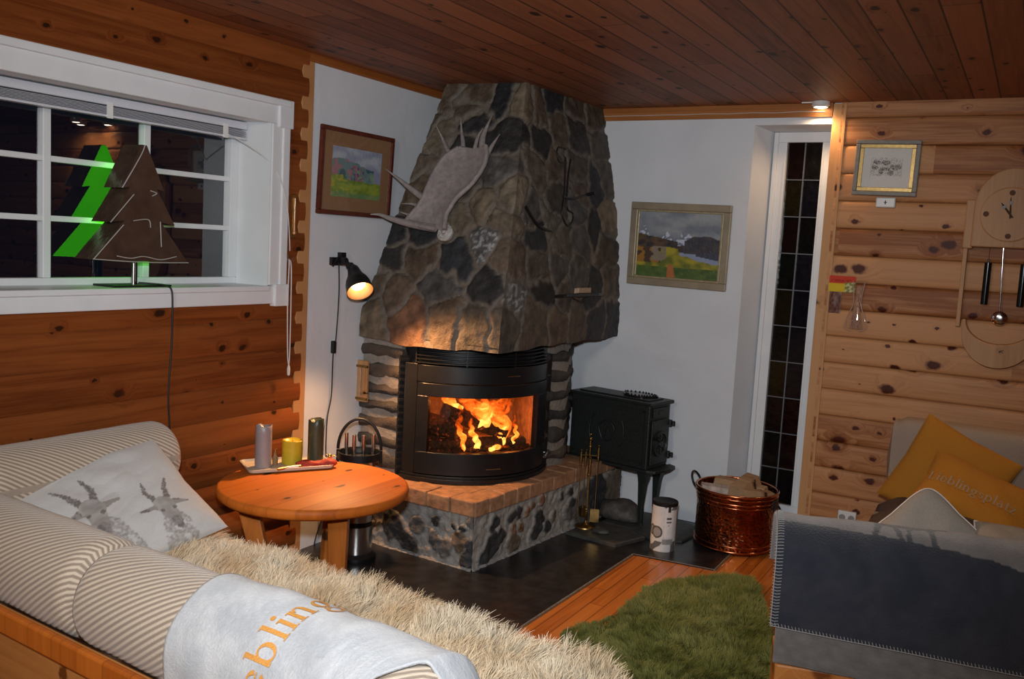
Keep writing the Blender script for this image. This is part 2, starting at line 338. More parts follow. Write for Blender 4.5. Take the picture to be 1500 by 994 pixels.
# ------------------------------------------------------------------ fur made of tapered strands
def fur(g, n, fn, length, width, lean, clump=.6, segs=3, col=None, cs=.03):
    """fn(i)->(point, normal); strands as flat tapered strips"""
    for i in range(n):
        p, nm = fn(i); p = V(p); nm = V(nm)
        cx = (noise.noise_vector(p/cs)*clump); tng = lean(p) if callable(lean) else V(lean)
        d = (nm+tng+cx+V((random.gauss(0, .16), random.gauss(0, .16), random.gauss(0, .1)))).normalized()
        L = length*(.6+.6*random.random())*(1+.5*nz(p, 9, 3)); side = d.cross(V((random.gauss(0, 1), random.gauss(0, 1), random.gauss(0, 1)))).normalized()
        bend = V((noise.noise(p*14), noise.noise(p*14+V((9, 0, 0))), -.35))*L*.6
        c = col(p) if col else (.5, .5, .5); o = len(g.v); vs = []
        for k in range(segs+1):
            t = k/segs; q = p+d*L*t+bend*t*t; w = width*(1-t*.85)*.5
            vs += [q-side*w, q+side*w]
        g.add(vs, [(2*k, 2*k+1, 2*k+3, 2*k+2) for k in range(segs)])
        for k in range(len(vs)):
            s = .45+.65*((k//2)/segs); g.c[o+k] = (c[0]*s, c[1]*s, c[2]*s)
FLASH, ROOM, LAMPW, FIREW, PUCKW = 305, 36, 80, 9, 9
# ================================================================== MATERIALS
M = {}
WB = .145
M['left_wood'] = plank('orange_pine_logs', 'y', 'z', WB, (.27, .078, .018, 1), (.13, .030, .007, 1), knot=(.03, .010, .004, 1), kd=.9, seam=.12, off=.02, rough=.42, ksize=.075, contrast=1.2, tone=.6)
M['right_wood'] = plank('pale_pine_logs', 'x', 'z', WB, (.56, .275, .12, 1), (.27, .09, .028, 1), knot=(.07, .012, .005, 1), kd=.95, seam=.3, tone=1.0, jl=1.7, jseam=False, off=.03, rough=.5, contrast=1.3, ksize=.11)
M['strip_wood'] = plank('strip_pine', 'x', 'z', .4, (.42, .17, .05, 1), (.27, .09, .022, 1), kd=.3, seam=0, rough=.45)
M['strip_wood_y'] = plank('strip_pine_side', 'y', 'z', .4, (.36, .12, .03, 1), (.21, .06, .012, 1), kd=.3, seam=0, rough=.45)
M['post_wood'] = plank('post_pine', 'z', 'x', .5, (.56, .30, .13, 1), (.38, .16, .055, 1), kd=.3, seam=0, rough=.5)
M['ceil_wood'] = plank('ceiling_pine', 'y', 'x', .118, (.35, .13, .05, 1), (.14, .043, .015, 1), knot=(.03, .012, .006, 1), kd=.5, seam=.9, jl=2.3, rough=.55, spec=.3)
M['floor_wood'] = plank('parquet', 'y', 'x', .07, (.56, .20, .04, 1), (.30, .085, .014, 1), kd=.0, seam=.5, jl=.65, rough=.22, coat=.35)
M['table_wood'] = plank('table_pine', 'y', 'x', .105, (.60, .165, .020, 1), (.36, .080, .008, 1), kd=.35, seam=.2, rough=.55, coat=0, jl=0, contrast=.7)
M['leg_wood'] = plank('table_leg_pine', 'z', 'x', .3, (.48, .15, .028, 1), (.28, .07, .012, 1), kd=.2, seam=0, rough=.3, coat=.3)
M['sofa_wood'] = plank('sofa_pine', 'x', 'z', .3, (.56, .24, .07, 1), (.36, .12, .025, 1), knot=(.16, .05, .012, 1), kd=.4, seam=0, rough=.35, coat=.2)
M['clock_wood'] = plank('clock_pine', 'z', 'x', .3, (.50, .27, .12, 1), (.33, .15, .055, 1), kd=.25, seam=0, rough=.45)
def plaster():
    m, nt, b = mat('white_plaster'); k = N(nt)
    f = k.noise(k.obj(), 2.6, 5, .5, .8); f2 = k.noise(k.obj(), 30, 4)
    k.l(k.ramp(f, [(.2, (.62, .64, .67)), (.8, (.72, .74, .77))]), b.inputs['Base Color']); b.inputs['Roughness'].default_value = .7
    k.l(k.bump(k.math('MULTIPLY_ADD', f2, .08, k.math('MULTIPLY', f, 1)), .32, .022), b.inputs['Normal']); return m
M['plaster'] = plaster()
M['white'] = plain('white_paint', (.70, .72, .74), .35, var=.03, bscale=8)
M['white_plastic'] = plain('white_plastic', (.74, .74, .72), .3)
M['blind'] = plain('blind_white', (.62, .64, .70), .35)
M['iron'] = plain('black_iron', (.012, .012, .013), .42, .3, bump=.12, bscale=220, var=.2)
M['insert_black'] = plain('black_enamel', (.010, .0105, .012), .38, .2, var=.15, bscale=20)
M['cast'] = plain('dark_green_cast_iron', (.016, .021, .019), .45, .25, bump=.3, bscale=90, var=.25)
M['cord'] = plain('black_rubber', (.012, .012, .012), .5)
M['cordw'] = plain('white_cord', (.6, .58, .56), .6)
M['steel'] = plain('brushed_steel', (.62, .60, .57), .25, 1, var=.06, bscale=12)
M['silver'] = plain('bright_silver', (.8, .8, .8), .12, 1)
M['brass'] = plain('brass', (.62, .40, .13), .28, 1, var=.15)
M['dull_brass'] = plain('aged_brass', (.30, .19, .07), .38, 1, var=.2)
M['mortar'] = plain('mortar', (.18, .16, .14), .95, bump=.9, bscale=45, var=.3)
M['brick'] = plain('hearth_brick', (.30, .155, .08), .75, bump=.5, bscale=24, var=.33)
M['stone'] = attrmat('fieldstone', .62, .85, 34, .32)
M['chink'] = attrmat('layered_stone', .75, .9, 40, .3)
M['paint'] = attrmat('oil_paint', .4, .3, 60, .12)
M['print'] = attrmat('printed_cloth', .9, .25, 160, .06, sheen=.2)
M['wool'] = attrmat('wool', .95, .5, 150, .13, spec=.1, sheen=.4)
M['hair'] = attrmat('hair', .75, 0, 20, .12, spec=.25)
M['slate'] = plain('black_slate', (.014, .014, .016), .3, bump=.25, bscale=14, var=.5)
M['slab'] = plain('rough_slate', (.045, .045, .042), .55, bump=.5, bscale=18, var=.35)
M['rock'] = plain('dark_rock', (.06, .052, .045), .6, bump=.8, bscale=22, var=.4)
M['black_cloth'] = plain('charcoal_cloth', (.03, .03, .032), .9)
M['orange_cloth'] = plain('orange_thread', (.72, .33, .07), .9, bump=.4, bscale=300, var=.15)
M['grey_thread'] = plain('pale_grey_thread', (.36, .27, .19), .9)
M['white_thread'] = plain('white_thread', (.75, .75, .76), .9)
M['yellow'] = plain('mustard_cotton', (.44, .175, .012), .9, bump=.35, bscale=260, var=.1)
M['grey_linen'] = plain('grey_linen', (.33, .31, .275), .95, bump=.4, bscale=240, var=.12)
M['taupe'] = plain('beige_corduroy', (.33, .25, .19), .95, bump=.3, bscale=200, var=.08)
M['brown_fleece'] = plain('dark_brown_fleece', (.075, .045, .032), .95, bump=.5, bscale=120, var=.3)
def copper():
    m, nt, b = mat('hammered_copper'); k = N(nt)
    vo = k.n('ShaderNodeTexVoronoi', feature='F1'); k.l(k.obj(), vo.inputs['Vector']); vo.inputs['Scale'].default_value = 55
    f = k.noise(k.obj(), 9, 4); k.l(k.ramp(f, [(.3, (.20, .065, .03)), (.7, (.40, .15, .065))]), b.inputs['Base Color'])
    b.inputs['Metallic'].default_value = 1; b.inputs['Roughness'].default_value = .2
    k.l(k.bump(vo.outputs['Distance'], .55, .008), b.inputs['Normal']); return m
M['copper'] = copper(); M['copper_smooth'] = plain('copper_band', (.62, .24, .11), .2, 1, var=.15, bscale=14)
def stripes():
    m, nt, b = mat('striped_corduroy'); k = N(nt); x = k.sep(k.uv())
    # ribs run diagonally round the roll
    ph = k.math('ADD', k.math('MULTIPLY', x[0], -40), k.math('MULTIPLY', x[1], 56))
    w = k.math('MULTIPLY_ADD', k.math('SINE', k.math('MULTIPLY', ph, 2*PI)), .5, .5)
    k.l(k.ramp(w, [(.2, (.31, .24, .185)), (.8, (.62, .52, .41))]), b.inputs['Base Color'])
    b.inputs['Roughness'].default_value = .95; b.inputs['Sheen Weight'].default_value = .3; b.inputs['Specular IOR Level'].default_value = .1
    k.l(k.bump(k.math('ADD', w, k.noise(k.obj(), 200, 2)), .4, .004), b.inputs['Normal']); return m
M['stripes'] = stripes()
def glassmat(name, ior=1.5, tint=(1, 1, 1, 1), rough=.0):
    m = bpy.data.materials.new(name); m.use_nodes = True; nt = m.node_tree; nt.nodes.clear(); k = N(nt)
    t = k.n('ShaderNodeBsdfTransparent'); t.inputs[0].default_value = tint; g = k.n('ShaderNodeBsdfGlossy'); g.inputs['Roughness'].default_value = rough
    lw = k.n('ShaderNodeLayerWeight'); f0 = ((ior-1)/(ior+1))**2; fr = k.math('MULTIPLY_ADD', k.math('POWER', lw.outputs['Facing'], 4.5), .75, f0, clamp=True); mx = k.n('ShaderNodeMixShader'); o = k.n('ShaderNodeOutputMaterial')
    nf = k.noise(k.obj(), 2, 2); 
    k.l(k.ramp(nf, [(0, (.9, .9, .9)), (1, (1, 1, 1))]), g.inputs['Color'])
    k.l(fr, mx.inputs[0]); k.l(t.outputs[0], mx.inputs[1]); k.l(g.outputs[0], mx.inputs[2]); k.l(mx.outputs[0], o.inputs[0]); return m
M['pane'] = glassmat('window_glass', 2.0); M['fireglass'] = glassmat('stove_glass', 1.35, (.9, .82, .75, 1)); M['clear'] = glassmat('clear_film', 1.6)
def leaded():
    m, nt, b = mat('leaded_dark_glass'); k = N(nt); a = k.n('ShaderNodeAttribute', attribute_name='Col')
    k.l(k.mix(1, a.outputs['Color'], k.ramp(k.noise(k.obj(), 25, 4), [(.3, (.5, .5, .5)), (.7, (1.2, 1.2, 1.2))]), 'MULTIPLY'), b.inputs['Base Color'])
    b.inputs['Roughness'].default_value = .12; k.l(k.bump(k.noise(k.obj(), 18, 3), .2, .01), b.inputs['Normal']); return m
M['leaded'] = leaded()

# ================================================================== ROOM SHELL
H = 2.43; XR = 5.4; YN = -7.2
def prof(z, off, d=.014):
    t = ((z-off)/WB) % 1.0; e = min(t, 1-t)/.5
    return d*(.9*(1-(1-min(1, e*1.15))**9)+.1*math.sin(e*PI/2))
CUT = [0, .012, .03, .055, .09, .14, .22, .35, .5, .65, .78, .86, .91, .945, .97, .988]
def zs_for(z0, z1, off, n=16):
    out = [z0]; k = math.floor((z0-off)/WB)*n+1
    while True:
        z = off+(k//n+CUT[k % n])*WB
        if z >= z1-1e-6: break
        if z > z0+1e-6: out.append(z)
        k += 1
    return out+[z1]
def profL(z, off): return .014*math.sin(PI*(((z-off)/WB) % 1.0))**.85
def logpatch(g, fn, a0, a1, z0, z1, off, seg=.25, pf=None):
    zs = zs_for(z0, z1, off); n = max(1, int((a1-a0)/seg))
    vs = []
    for i in range(n+1):
        a = a0+(a1-a0)*i/n
        for z in zs: vs.append(fn(a, z, (pf or prof)(z, off)))
    m = len(zs); g.add(vs, [(i*m+j, (i+1)*m+j, (i+1)*m+j+1, i*m+j+1) for i in range(n) for j in range(m-1)])
WY0, WY1, WZ0, WZ1 = -3.96, -2.085, 1.335, 2.075
g = G(); fx = lambda a, z, d: (d, a, z)
g.cur = 0
for a0, a1, z0, z1 in ((YN, WY0, 0, H), (WY1, -1.835, 0, H), (WY0, WY1, 0, WZ0), (WY0, WY1, WZ1, H)): logpatch(g, fx, a0, a1, z0, z1, .02, pf=profL)
g.add([(x, -1.835, z) for z in zs_for(0, H, .02) for x in (-.02, profL(z, .02))], [(2*i, 2*i+1, 2*i+3, 2*i+2) for i in range(len(zs_for(0, H, .02))-1)])
g.cur = 1; g.add([(0, -1.84, 0), (0, 0.02, 0), (0, 0.02, 2.40), (0, -1.84, 2.40)], [(0, 1, 2, 3)])
g.cur = 2; g.box(-.02, .014, -1.835, 0, 2.392, H)
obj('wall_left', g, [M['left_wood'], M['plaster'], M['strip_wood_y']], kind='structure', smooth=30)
g = G(); g.box(-.01, .009, -1.875, -1.797, 0, 2.392); obj('trim_1', g, M['post_wood'], kind='structure', bevel=.002)
# back wall: plaster with a deep recess for the narrow window, then pale logs
RX0, RX1, RZ0, RZ1, RD = 1.625, 2.045, .115, 2.32, .20
g = G(); g.cur = 0
def q4(a, b, c, d): g.add([a, b, c, d], [(0, 1, 2, 3)])
for x0, x1, z0, z1 in ((0, RX0, 0, 2.36), (RX0, RX1, 0, RZ0), (RX0, RX1, RZ1, 2.36)): q4((x0, 0, z0), (x1, 0, z0), (x1, 0, z1), (x0, 0, z1))
bx0 = 1.70
q4((RX0, 0, RZ0), (bx0, RD, RZ0), (bx0, RD, RZ1-.02), (RX0, 0, RZ1)); q4((RX0, 0, RZ1), (bx0, RD, RZ1-.02), (RX1, RD, RZ1-.02), (RX1, 0, RZ1))
q4((RX1, 0, RZ0), (RX1, 0, RZ1), (RX1, RD, RZ1-.02), (RX1, RD, RZ0)); q4((RX0, 0, RZ0), (RX1, 0, RZ0), (RX1, RD, RZ0), (bx0, RD, RZ0))
q4((RX1, 0, 0), (2.09, 0, 0), (2.09, 0, H), (RX1, 0, H))
g.cur = 1; logpatch(g, lambda a, z, d: (a, -d, z), 2.085, XR, 0, H, .03)
g.add([(2.085, y, z) for z in zs_for(0, H, .03) for y in (.02, -prof(z, .03))], [(2*i, 2*i+2, 2*i+3, 2*i+1) for i in range(len(zs_for(0, H, .03))-1)])
g.cur = 2; g.box(0, 2.04, -.014, .02, 2.358, H)
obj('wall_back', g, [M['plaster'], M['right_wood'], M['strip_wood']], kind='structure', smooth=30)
g = G(); g.box(2.042, 2.098, -.012, .02, .0, 2.425); obj('trim_2', g, M['post_wood'], kind='structure', bevel=.002)
g = G(); g.box(2.098, 2.112, -.02, .02, .0, 2.425); obj('trim_3', g, M['post_wood'], kind='structure', bevel=.002)
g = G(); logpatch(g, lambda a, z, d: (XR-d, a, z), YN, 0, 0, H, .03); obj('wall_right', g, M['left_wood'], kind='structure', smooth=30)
g = G(); logpatch(g, lambda a, z, d: (a, YN+d, z), 0, XR, 0, H, .03); obj('wall_front', g, M['right_wood'], kind='structure', smooth=30)
g = G(); g.box(-.2, XR+.1, YN-.1, .3, H, H+.08); obj('ceiling', g, M['ceil_wood'], kind='structure')
g = G(); g.box(-.2, XR+.1, YN-.1, .3, -.08, 0); obj('floor', g, M['floor_wood'], kind='structure')
g = G(); sl = [(0, 0), (0, -2.75), (1.31, -2.75), (1.345, -2.0), (1.375, -.765), (1.80, -.725), (1.79, -.0)]
g.prism(sl[::-1], -.02, .006); obj('floor_slate', g, M['slate'], kind='structure')
g = G(); g.tube([(1.345, -2.75, .004), (1.35, -2.0, .004), (1.378, -.762, .004), (1.803, -.722, .004), (1.793, 0, .004)], .005, 6); obj('trim_4', g, M['mortar'], kind='structure')
g = G(); g.box(0.9, 1.62, -.012, .01, 0, .006); obj('baseboard_back', g, M['white'], kind='structure')

# ---- left window (painted timber, deep reveal)
def struct_empty(name, loc):
    e = bpy.data.objects.new(name, None); COL.objects.link(e); e.location = loc; e['kind'] = 'structure'; return e
w1 = struct_empty('window_1', (0, -3.02, 1.26))
g = G(); X1 = .035
g.box(.0, X1, -4.08, -2.02, 2.07, 2.165); g.box(.0, X1+.016, -4.1, -1.985, 2.15, 2.18); g.box(0, X1+.012, -2.055, -1.965, 2.055, 2.182)
g.box(0, X1, -2.085, -1.985, 1.34, 2.07); g.box(0, X1+.008, -2.025, -1.98, 1.34, 2.06); g.box(0, X1+.012, -2.055, -1.965, 1.243, 1.345)
g.box(0, X1, -4.08, -2.02, 1.255, 1.335); g.box(0, X1, -4.08, -3.96, 1.335, 2.07)
obj('casing', g, M['white'], w1, bevel=.005)
g = G(); D_ = -.16
g.add([(.03, -2.088, 1.335), (D_, -2.10, 1.335), (D_, -2.10, 2.075), (.03, -2.088, 2.075)], [(0, 1, 2, 3)])
g.add([(.03, -3.96, 1.335), (D_, -3.96, 1.335), (D_, -3.96, 2.075), (.03, -3.96, 2.075)], [(3, 2, 1, 0)])
g.add([(.03, -3.96, 2.075), (D_, -3.96, 2.075), (D_, -2.088, 2.075), (.03, -2.088, 2.075)], [(0, 1, 2, 3)])
obj('reveal', g, M['white'], w1, thick=.004)
g = G(); g.box(D_-.03, .045, -3.96, -2.088, 1.315, 1.338); obj('sill', g, M['white'], w1, bevel=.004)
g = G(); MW = T(0, 0, 0)
for (y0, y1, z0, z1) in ((-3.96, -2.10, 2.03, 2.075), (-3.96, -2.10, 1.338, 1.366), (-2.145, -2.10, 1.366, 2.03), (-3.96, -3.915, 1.366, 2.03)): g.box(D_-.045, D_, y0, y1, z0, z1)
for y in (-3.475, -3.036, -2.594): g.box(D_-.04, D_-.004, y-.016, y+.016, 1.366, 2.03)
for z in (1.59, 1.812): g.box(D_-.038, D_-.006, -3.915, -2.145, z-.011, z+.011)
obj('sash', g, M['white'], w1, bevel=.003)
g = G(); g.add([(D_-.025, -3.93, 1.36), (D_-.025, -2.13, 1.36), (D_-.025, -2.13, 2.05), (D_-.025, -3.93, 2.05)], [(0, 1, 2, 3)]); obj('pane', g, M['pane'], w1)
bl = thing('venetian_blind', 'white venetian blind pulled all the way up at the top of the left window', 'blind', (-.05, -3.02, 2.0))
g = G(); g.box(-.125, -.09, -3.94, -2.12, 2.035, 2.068); obj('head_rail', g, M['blind'], bl, bevel=.003)
g = G()
for i in range(7): g.box(-.125, -.088, -3.935, -2.125, 1.998+i*.0048, 1.9995+i*.0048)
g.box(-.125, -.088, -3.935, -2.125, 1.990, 1.997); obj('slats', g, M['blind'], bl)
g = G()
for y in (-3.4, -2.83, -2.25): g.box(-.088, -.082, y-.012, y+.012, 1.985, 2.045)
each('clip', g, M['white_plastic'], bl)
g = G(); g.tube(smoothpath([(-.08, -2.24, 2.0), (-.03, -2.17, 1.96), (.03, -2.06, 1.87), (.056, -2.01, 1.72), (.056, -1.985, 1.57), (.05, -1.973, 1.50)]), .0022, 6); obj('pull_cord', g, M['cordw'], bl)
t = thing('cord_cleat', 'clear plastic cleat with looped white blind cord right of the left window', 'cord', (.03, -1.972, 1.0))
g = G(); g.lathe([(.004, -.02), (.015, -.018), (.011, 0), (.016, .018), (.005, .022)], 12, T(.046, -1.972, 1.46)@rot('Y', 90)); g.box(.022, .05, -1.98, -1.964, 1.44, 1.48); obj('cleat', g, M['clear'], t)
g = G()
for dy in (-.008, .006): g.tube(smoothpath([(.045, -1.972, 1.46), (.055, -1.972+dy, 1.43), (.05, -1.965+dy*1.6, 1.25), (.045, -1.955+dy, 1.02), (.045, -1.953, .96)]), .0028, 6)
g.lathe([(.003, 0), (.008, -.02), (.007, -.05), (.001, -.055)], 10, T(.045, -1.953, .965)); obj('cord', g, M['cordw'], t)

# ---- narrow leaded window
w2 = struct_empty('window_2', (1.87, .19, .12))
g = G(); GX0, GX1, GZ0, GZ1 = 1.768, 1.975, .165, 2.245
for x0, x1, z0, z1 in ((1.70, RX1, GZ1, 2.302), (1.70, RX1, .115, GZ0), (1.70, GX0, GZ0, GZ1), (GX1, RX1, GZ0, GZ1)): g.box(x0, x1, .165, .21, z0, z1)
g.box(1.70, 1.725, .15, .20, .115, 2.30); obj('casing', g, M['white'], w2, bevel=.004)
g = G(); g.box(GX0-.006, GX0+.006, .158, .20, GZ0, GZ1); g.box(GX1-.006, GX1+.006, .158, .2, GZ0, GZ1); obj('bead', g, M['white'], w2)
g = G(); rows = 10; cols = [(.010, .010, .009), (.018, .015, .006), (.010, .011, .018), (.007, .007, .008), (.012, .006, .006), (.006, .010, .008)]
rnd = random.Random(4)
for i in range(rows):
    for j in range(2):
        z0 = GZ0+(GZ1-GZ0)*i/rows; z1 = GZ0+(GZ1-GZ0)*(i+1)/rows; x0 = GX0+(GX1-GX0)*j/2; x1 = x0+(GX1-GX0)/2
        ty = rnd.uniform(-.003, .003); c = tuple(q*.6 for q in rnd.choice(cols)); o = g.add([(x0, .19, z0), (x1, .19+ty, z0), (x1, .19+ty, z1), (x0, .19, z1)], [(0, 1, 2, 3)])
        for k_ in range(4): g.c[o+k_] = c
obj('pane', g, M['leaded'], w2)
g = G()
for i in range(1, rows): z = GZ0+(GZ1-GZ0)*i/rows; g.box(GX0, GX1, .181, .19, z-.0028, z+.0028)
g.box((GX0+GX1)/2-.0035, (GX0+GX1)/2+.0035, .18, .19, GZ0, GZ1); obj('lead_came', g, plain('lead', (.11, .115, .13), .5, .3), w2)

# ================================================================== FIREPLACE
SC = {'D': (.028, .028, .030), 'B': (.105, .078, .055), 'T': (.18, .145, .10), 'G': (.095, .09, .085), 'R': (.17, .085, .045), 'W': (.10, .10, .10), 'M': (.2, .18, .15)}
fp = thing('stone_fireplace', 'large corner fireplace of dark fieldstone with tapering hood and brick edged hearth', 'fireplace', (.45, -.75, 0))
HB = [(0, -1.42), (.87, -1.42), (.885, -.0)]
def hood_ring(z):
    """left-bottom, corner, right-back at height z, with the little flare at the lip"""
    t = (z-1.07)/(2.43-1.07); e = max(0, (.16-t)/.16); fl = .0*e
    bl_ = V((0, -1.42)); br = V((.87, -1.42)); rb = V((.885, 0)); tl = V((.2, -.95)); tr = V((.65, -.9)); rt = V((.68, 0))
    t2 = t if t > .09 else .09+(t-.09)*.25
    bow = .035*math.sin(PI*min(1, max(0, t)))
    a = bl_.lerp(tl, t2); b = br.lerp(tr, t2); c = rb.lerp(rt, t2)
    return a+V((-.0, -bow*.5)), b+V((bow*.6, -bow*.6)), c+V((bow, 0))
SEEDL = [V(p[:3]) for p in DATA['HOODL']]; SEEDR = [V(p[:3]) for p in DATA['HOODR']]
def stonefield(g, P, Nn, seeds, types, gap, depth, frac):
    P = np.array(P); n = len(P)
    W = np.array([noise.noise_vector(V(p)*9)*.045+noise.noise_vector(V(p)*26)*.014 for p in P])
    Q = P+W; S_ = np.array([tuple(s) for s in seeds]); d = np.linalg.norm(Q[:, None, :]-S_[None], axis=2)
    o = np.argsort(d, axis=1); d1 = d[np.arange(n), o[:, 0]]; d2 = d[np.arange(n), o[:, 1]]
    e = (d2-d1); m = np.clip((e-gap)/(gap*1.2), 0, 1); out = []
    for i in range(n):
        s = o[i, 0]; rr = random.Random(int(s)*13+5); c = SC[types[s]]; k = .8+.45*rr.random(); tint = rr.uniform(-.1, .12)
        c = (c[0]*k*(1+tint), c[1]*k, c[2]*k*(1-tint))
        if types[s] == 'W' and noise.noise(V(P[i])*52) > .12: c = (.36, .36, .35)
        v = .75+.5*noise.noise(V(P[i])*20+V((s, 0, 0)))+.25*noise.noise(V(P[i])*60)
        mc = (.135, .112, .09); f = m[i]
        col = tuple(mc[q]*(1-f)+c[q]*v*f for q in range(3))
        h = depth*(m[i]**.6)*(.65+.6*rr.random())+.006*noise.noise(V(P[i])*24)+.003*noise.noise(V(P[i])*70)
        out.append((tuple(P[i]+np.array(Nn[i])*h), col))
    return out
g = G()
NZ = 150
def hood_face(which, nu, seeds, types):
    P = []; Nn = []
    for i in range(nu+1):
        for j in range(NZ+1):
            z = 1.07+1.36*j/NZ; a, b, c = hood_ring(z); u = i/nu
            p = (a.lerp(b, u) if which == 0 else b.lerp(c, u))
            if j == 0 or j == 1: z = z-.018*(noise.noise(V((p[0]*5, p[1]*5, 1)))+.4) - (.02*math.sin(PI*u) if which == 0 else .0)
            P.append((p[0], p[1], z)); nL = V((0, -.95, .33)); nR = V((.98, 0, .17))
            if which == 0: w = max(0, (u-.9)/.1)*.5; n_ = nL.lerp(nR, w)
            else: w = max(0, (.1-u)/.1)*.5; n_ = nR.lerp(nL, w)
            Nn.append(tuple(n_.normalized()))
    out = stonefield(g, P, Nn, seeds, types, .013, .014, 0)
    o = len(g.v)
    for k_, (p, c) in enumerate(out): g.v.append(p); g.c[o+k_] = c
    for i in range(nu):
        for j in range(NZ): g.f.append((o+i*(NZ+1)+j, o+(i+1)*(NZ+1)+j, o+(i+1)*(NZ+1)+j+1, o+i*(NZ+1)+j+1)); g.m.append(0)
allS = SEEDL+SEEDR; allT = [p[3] for p in DATA['HOODL']]+[p[3] for p in DATA['HOODR']]
hood_face(0, 100, allS, allT); hood_face(1, 150, allS, allT)
# left return of the hood and dark underside
o = len(g.v); vs = []
for j in range(41):
    z = 1.07+1.36*j/40; a, b, c = hood_ring(z)
    for q in ((a[0], a[1]), (a[0]*.9, 0)): vs.append((q[0], q[1], z))
o = g.add(vs, [(2*j+1, 2*j, 2*j+2, 2*j+3) for j in range(40)])
for i in range(len(vs)): g.c[o+i] = (.12, .1, .08)
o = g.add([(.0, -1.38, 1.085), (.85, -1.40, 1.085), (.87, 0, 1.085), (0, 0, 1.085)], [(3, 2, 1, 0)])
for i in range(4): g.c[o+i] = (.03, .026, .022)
obj('hood', g, M['stone'], fp, smooth=60)
# hearth base
g = G()
BF = [(.0, -1.46), (.842, -1.507), (.915, -.70), (.985, -.05)]
def base_face(a, b, nu, seeds, zt=.275):
    a = V((*a, 0)); b = V((*b, 0)); d = (b-a).normalized(); nrm_ = V((d.y, -d.x, 0)); nz_ = 34; o = len(g.v); vs = []
    for i in range(nu+1):
        for j in range(nz_+1):
            p = a.lerp(b, i/nu)+V((0, 0, zt*j/nz_)); q = p+noise.noise_vector(p*11)*.025+noise.noise_vector(p*30)*.010
            best = 9; bs = None
            for s in seeds:
                v = q-V(s[:3]); a_, b_ = abs(v.dot(d)), abs(v.z); dd = (.5*math.hypot(a_, b_)+.5*max(a_, b_, .75*(a_+b_)))/(s[3]*1.5)
                if dd < best: best = dd; bs = s
            f = min(1, max(0, (1.12-best)/.16)); c = tuple(1.35*x for x in SC[bs[4]]); k_ = .8+.5*noise.noise(p*25)
            mc = (.27+.07*noise.noise(p*30), .25+.07*noise.noise(p*30), .225+.07*noise.noise(p*30))
            if p.z < .02: f = 0; mc = (.24, .23, .22)
            h = .014*f**.6+.007*noise.noise(p*28)+.005*noise.noise(p*70)+(.012 if p.z < .012 else 0)
            if i == 0 or i == nu: h *= .3
            vs.append(p+nrm_*h); g.c[o+len(vs)-1] = tuple(mc[x]*(1-f)+c[x]*k_*f for x in range(3))
    m_ = nz_+1; g.add(vs, [(i*m_+j, (i+1)*m_+j, (i+1)*m_+j+1, i*m_+j+1) for i in range(nu) for j in range(nz_)])
bs_ = [tuple(s) for s in DATA['BASEL']]+[tuple(s) for s in DATA['BASER']]+[(.1, -1.48, .12, .09, 'D'), (.96, -.35, .15, .09, 'D'), (.93, -.5, .1, .07, 'G'), (.975, -.12, .16, .09, 'B')]
base_face(BF[0], BF[1], 110, [tuple(s) for s in DATA['BASEL']]+[(.1, -1.48, .12, .06, 'D'), (.84, -1.51, .05, .04, 'D')]); base_face(BF[1], BF[2], 110, [tuple(s) for s in DATA['BASER']]); base_face(BF[2], BF[3], 60, bs_)
o = g.add([(0, -1.45, .275), (.84, -1.50, .275), (.912, -.70, .275), (.98, -.05, .275), (0, -.02, .275)], [(0, 1, 2, 3, 4)])
for i in range(5): g.c[o+i] = (.2, .18, .16)
obj('hearth_base', g, M['stone'], fp, smooth=60)
g = G(); rb_ = random.Random(3)
def brickrow(a, b, n, w):
    a = V((*a, 0)); b = V((*b, 0)); d = (b-a); L = d.length/n; d.normalize(); ang = math.atan2(d.y, d.x)
    for i in range(n):
        p = a+d*L*i; MM = T(p.x, p.y, .272)@Matrix.Rotation(ang, 4, 'Z'); j = rb_.uniform(-.004, .004)
        g.box(.0012, L-.0012, -.008+j, w, 0, .078+rb_.uniform(-.003, .003), MM)
brickrow((.0, -1.475), (.845, -1.515), 6, .125); brickrow((.85, -1.515), (.918, -.70), 7, .125); brickrow((.918, -.70), (.975, -.12), 5, .125)
obj('brick_edging', g, M['brick'], fp, bevel=.007)
g = G(); g.add([(.01, -1.36, .345), (.73, -1.40, .345), (.80, -.70, .345), (.86, -.04, .345), (.01, -.04, .345)], [(0, 1, 2, 3, 4)]); g.add([(.01, -1.36, .27), (.73, -1.40, .27), (.80, -.70, .27), (.86, -.04, .27), (.01, -.04, .27)], [(4, 3, 2, 1, 0)])
obj('hearth_top', g, M['brick'], fp)
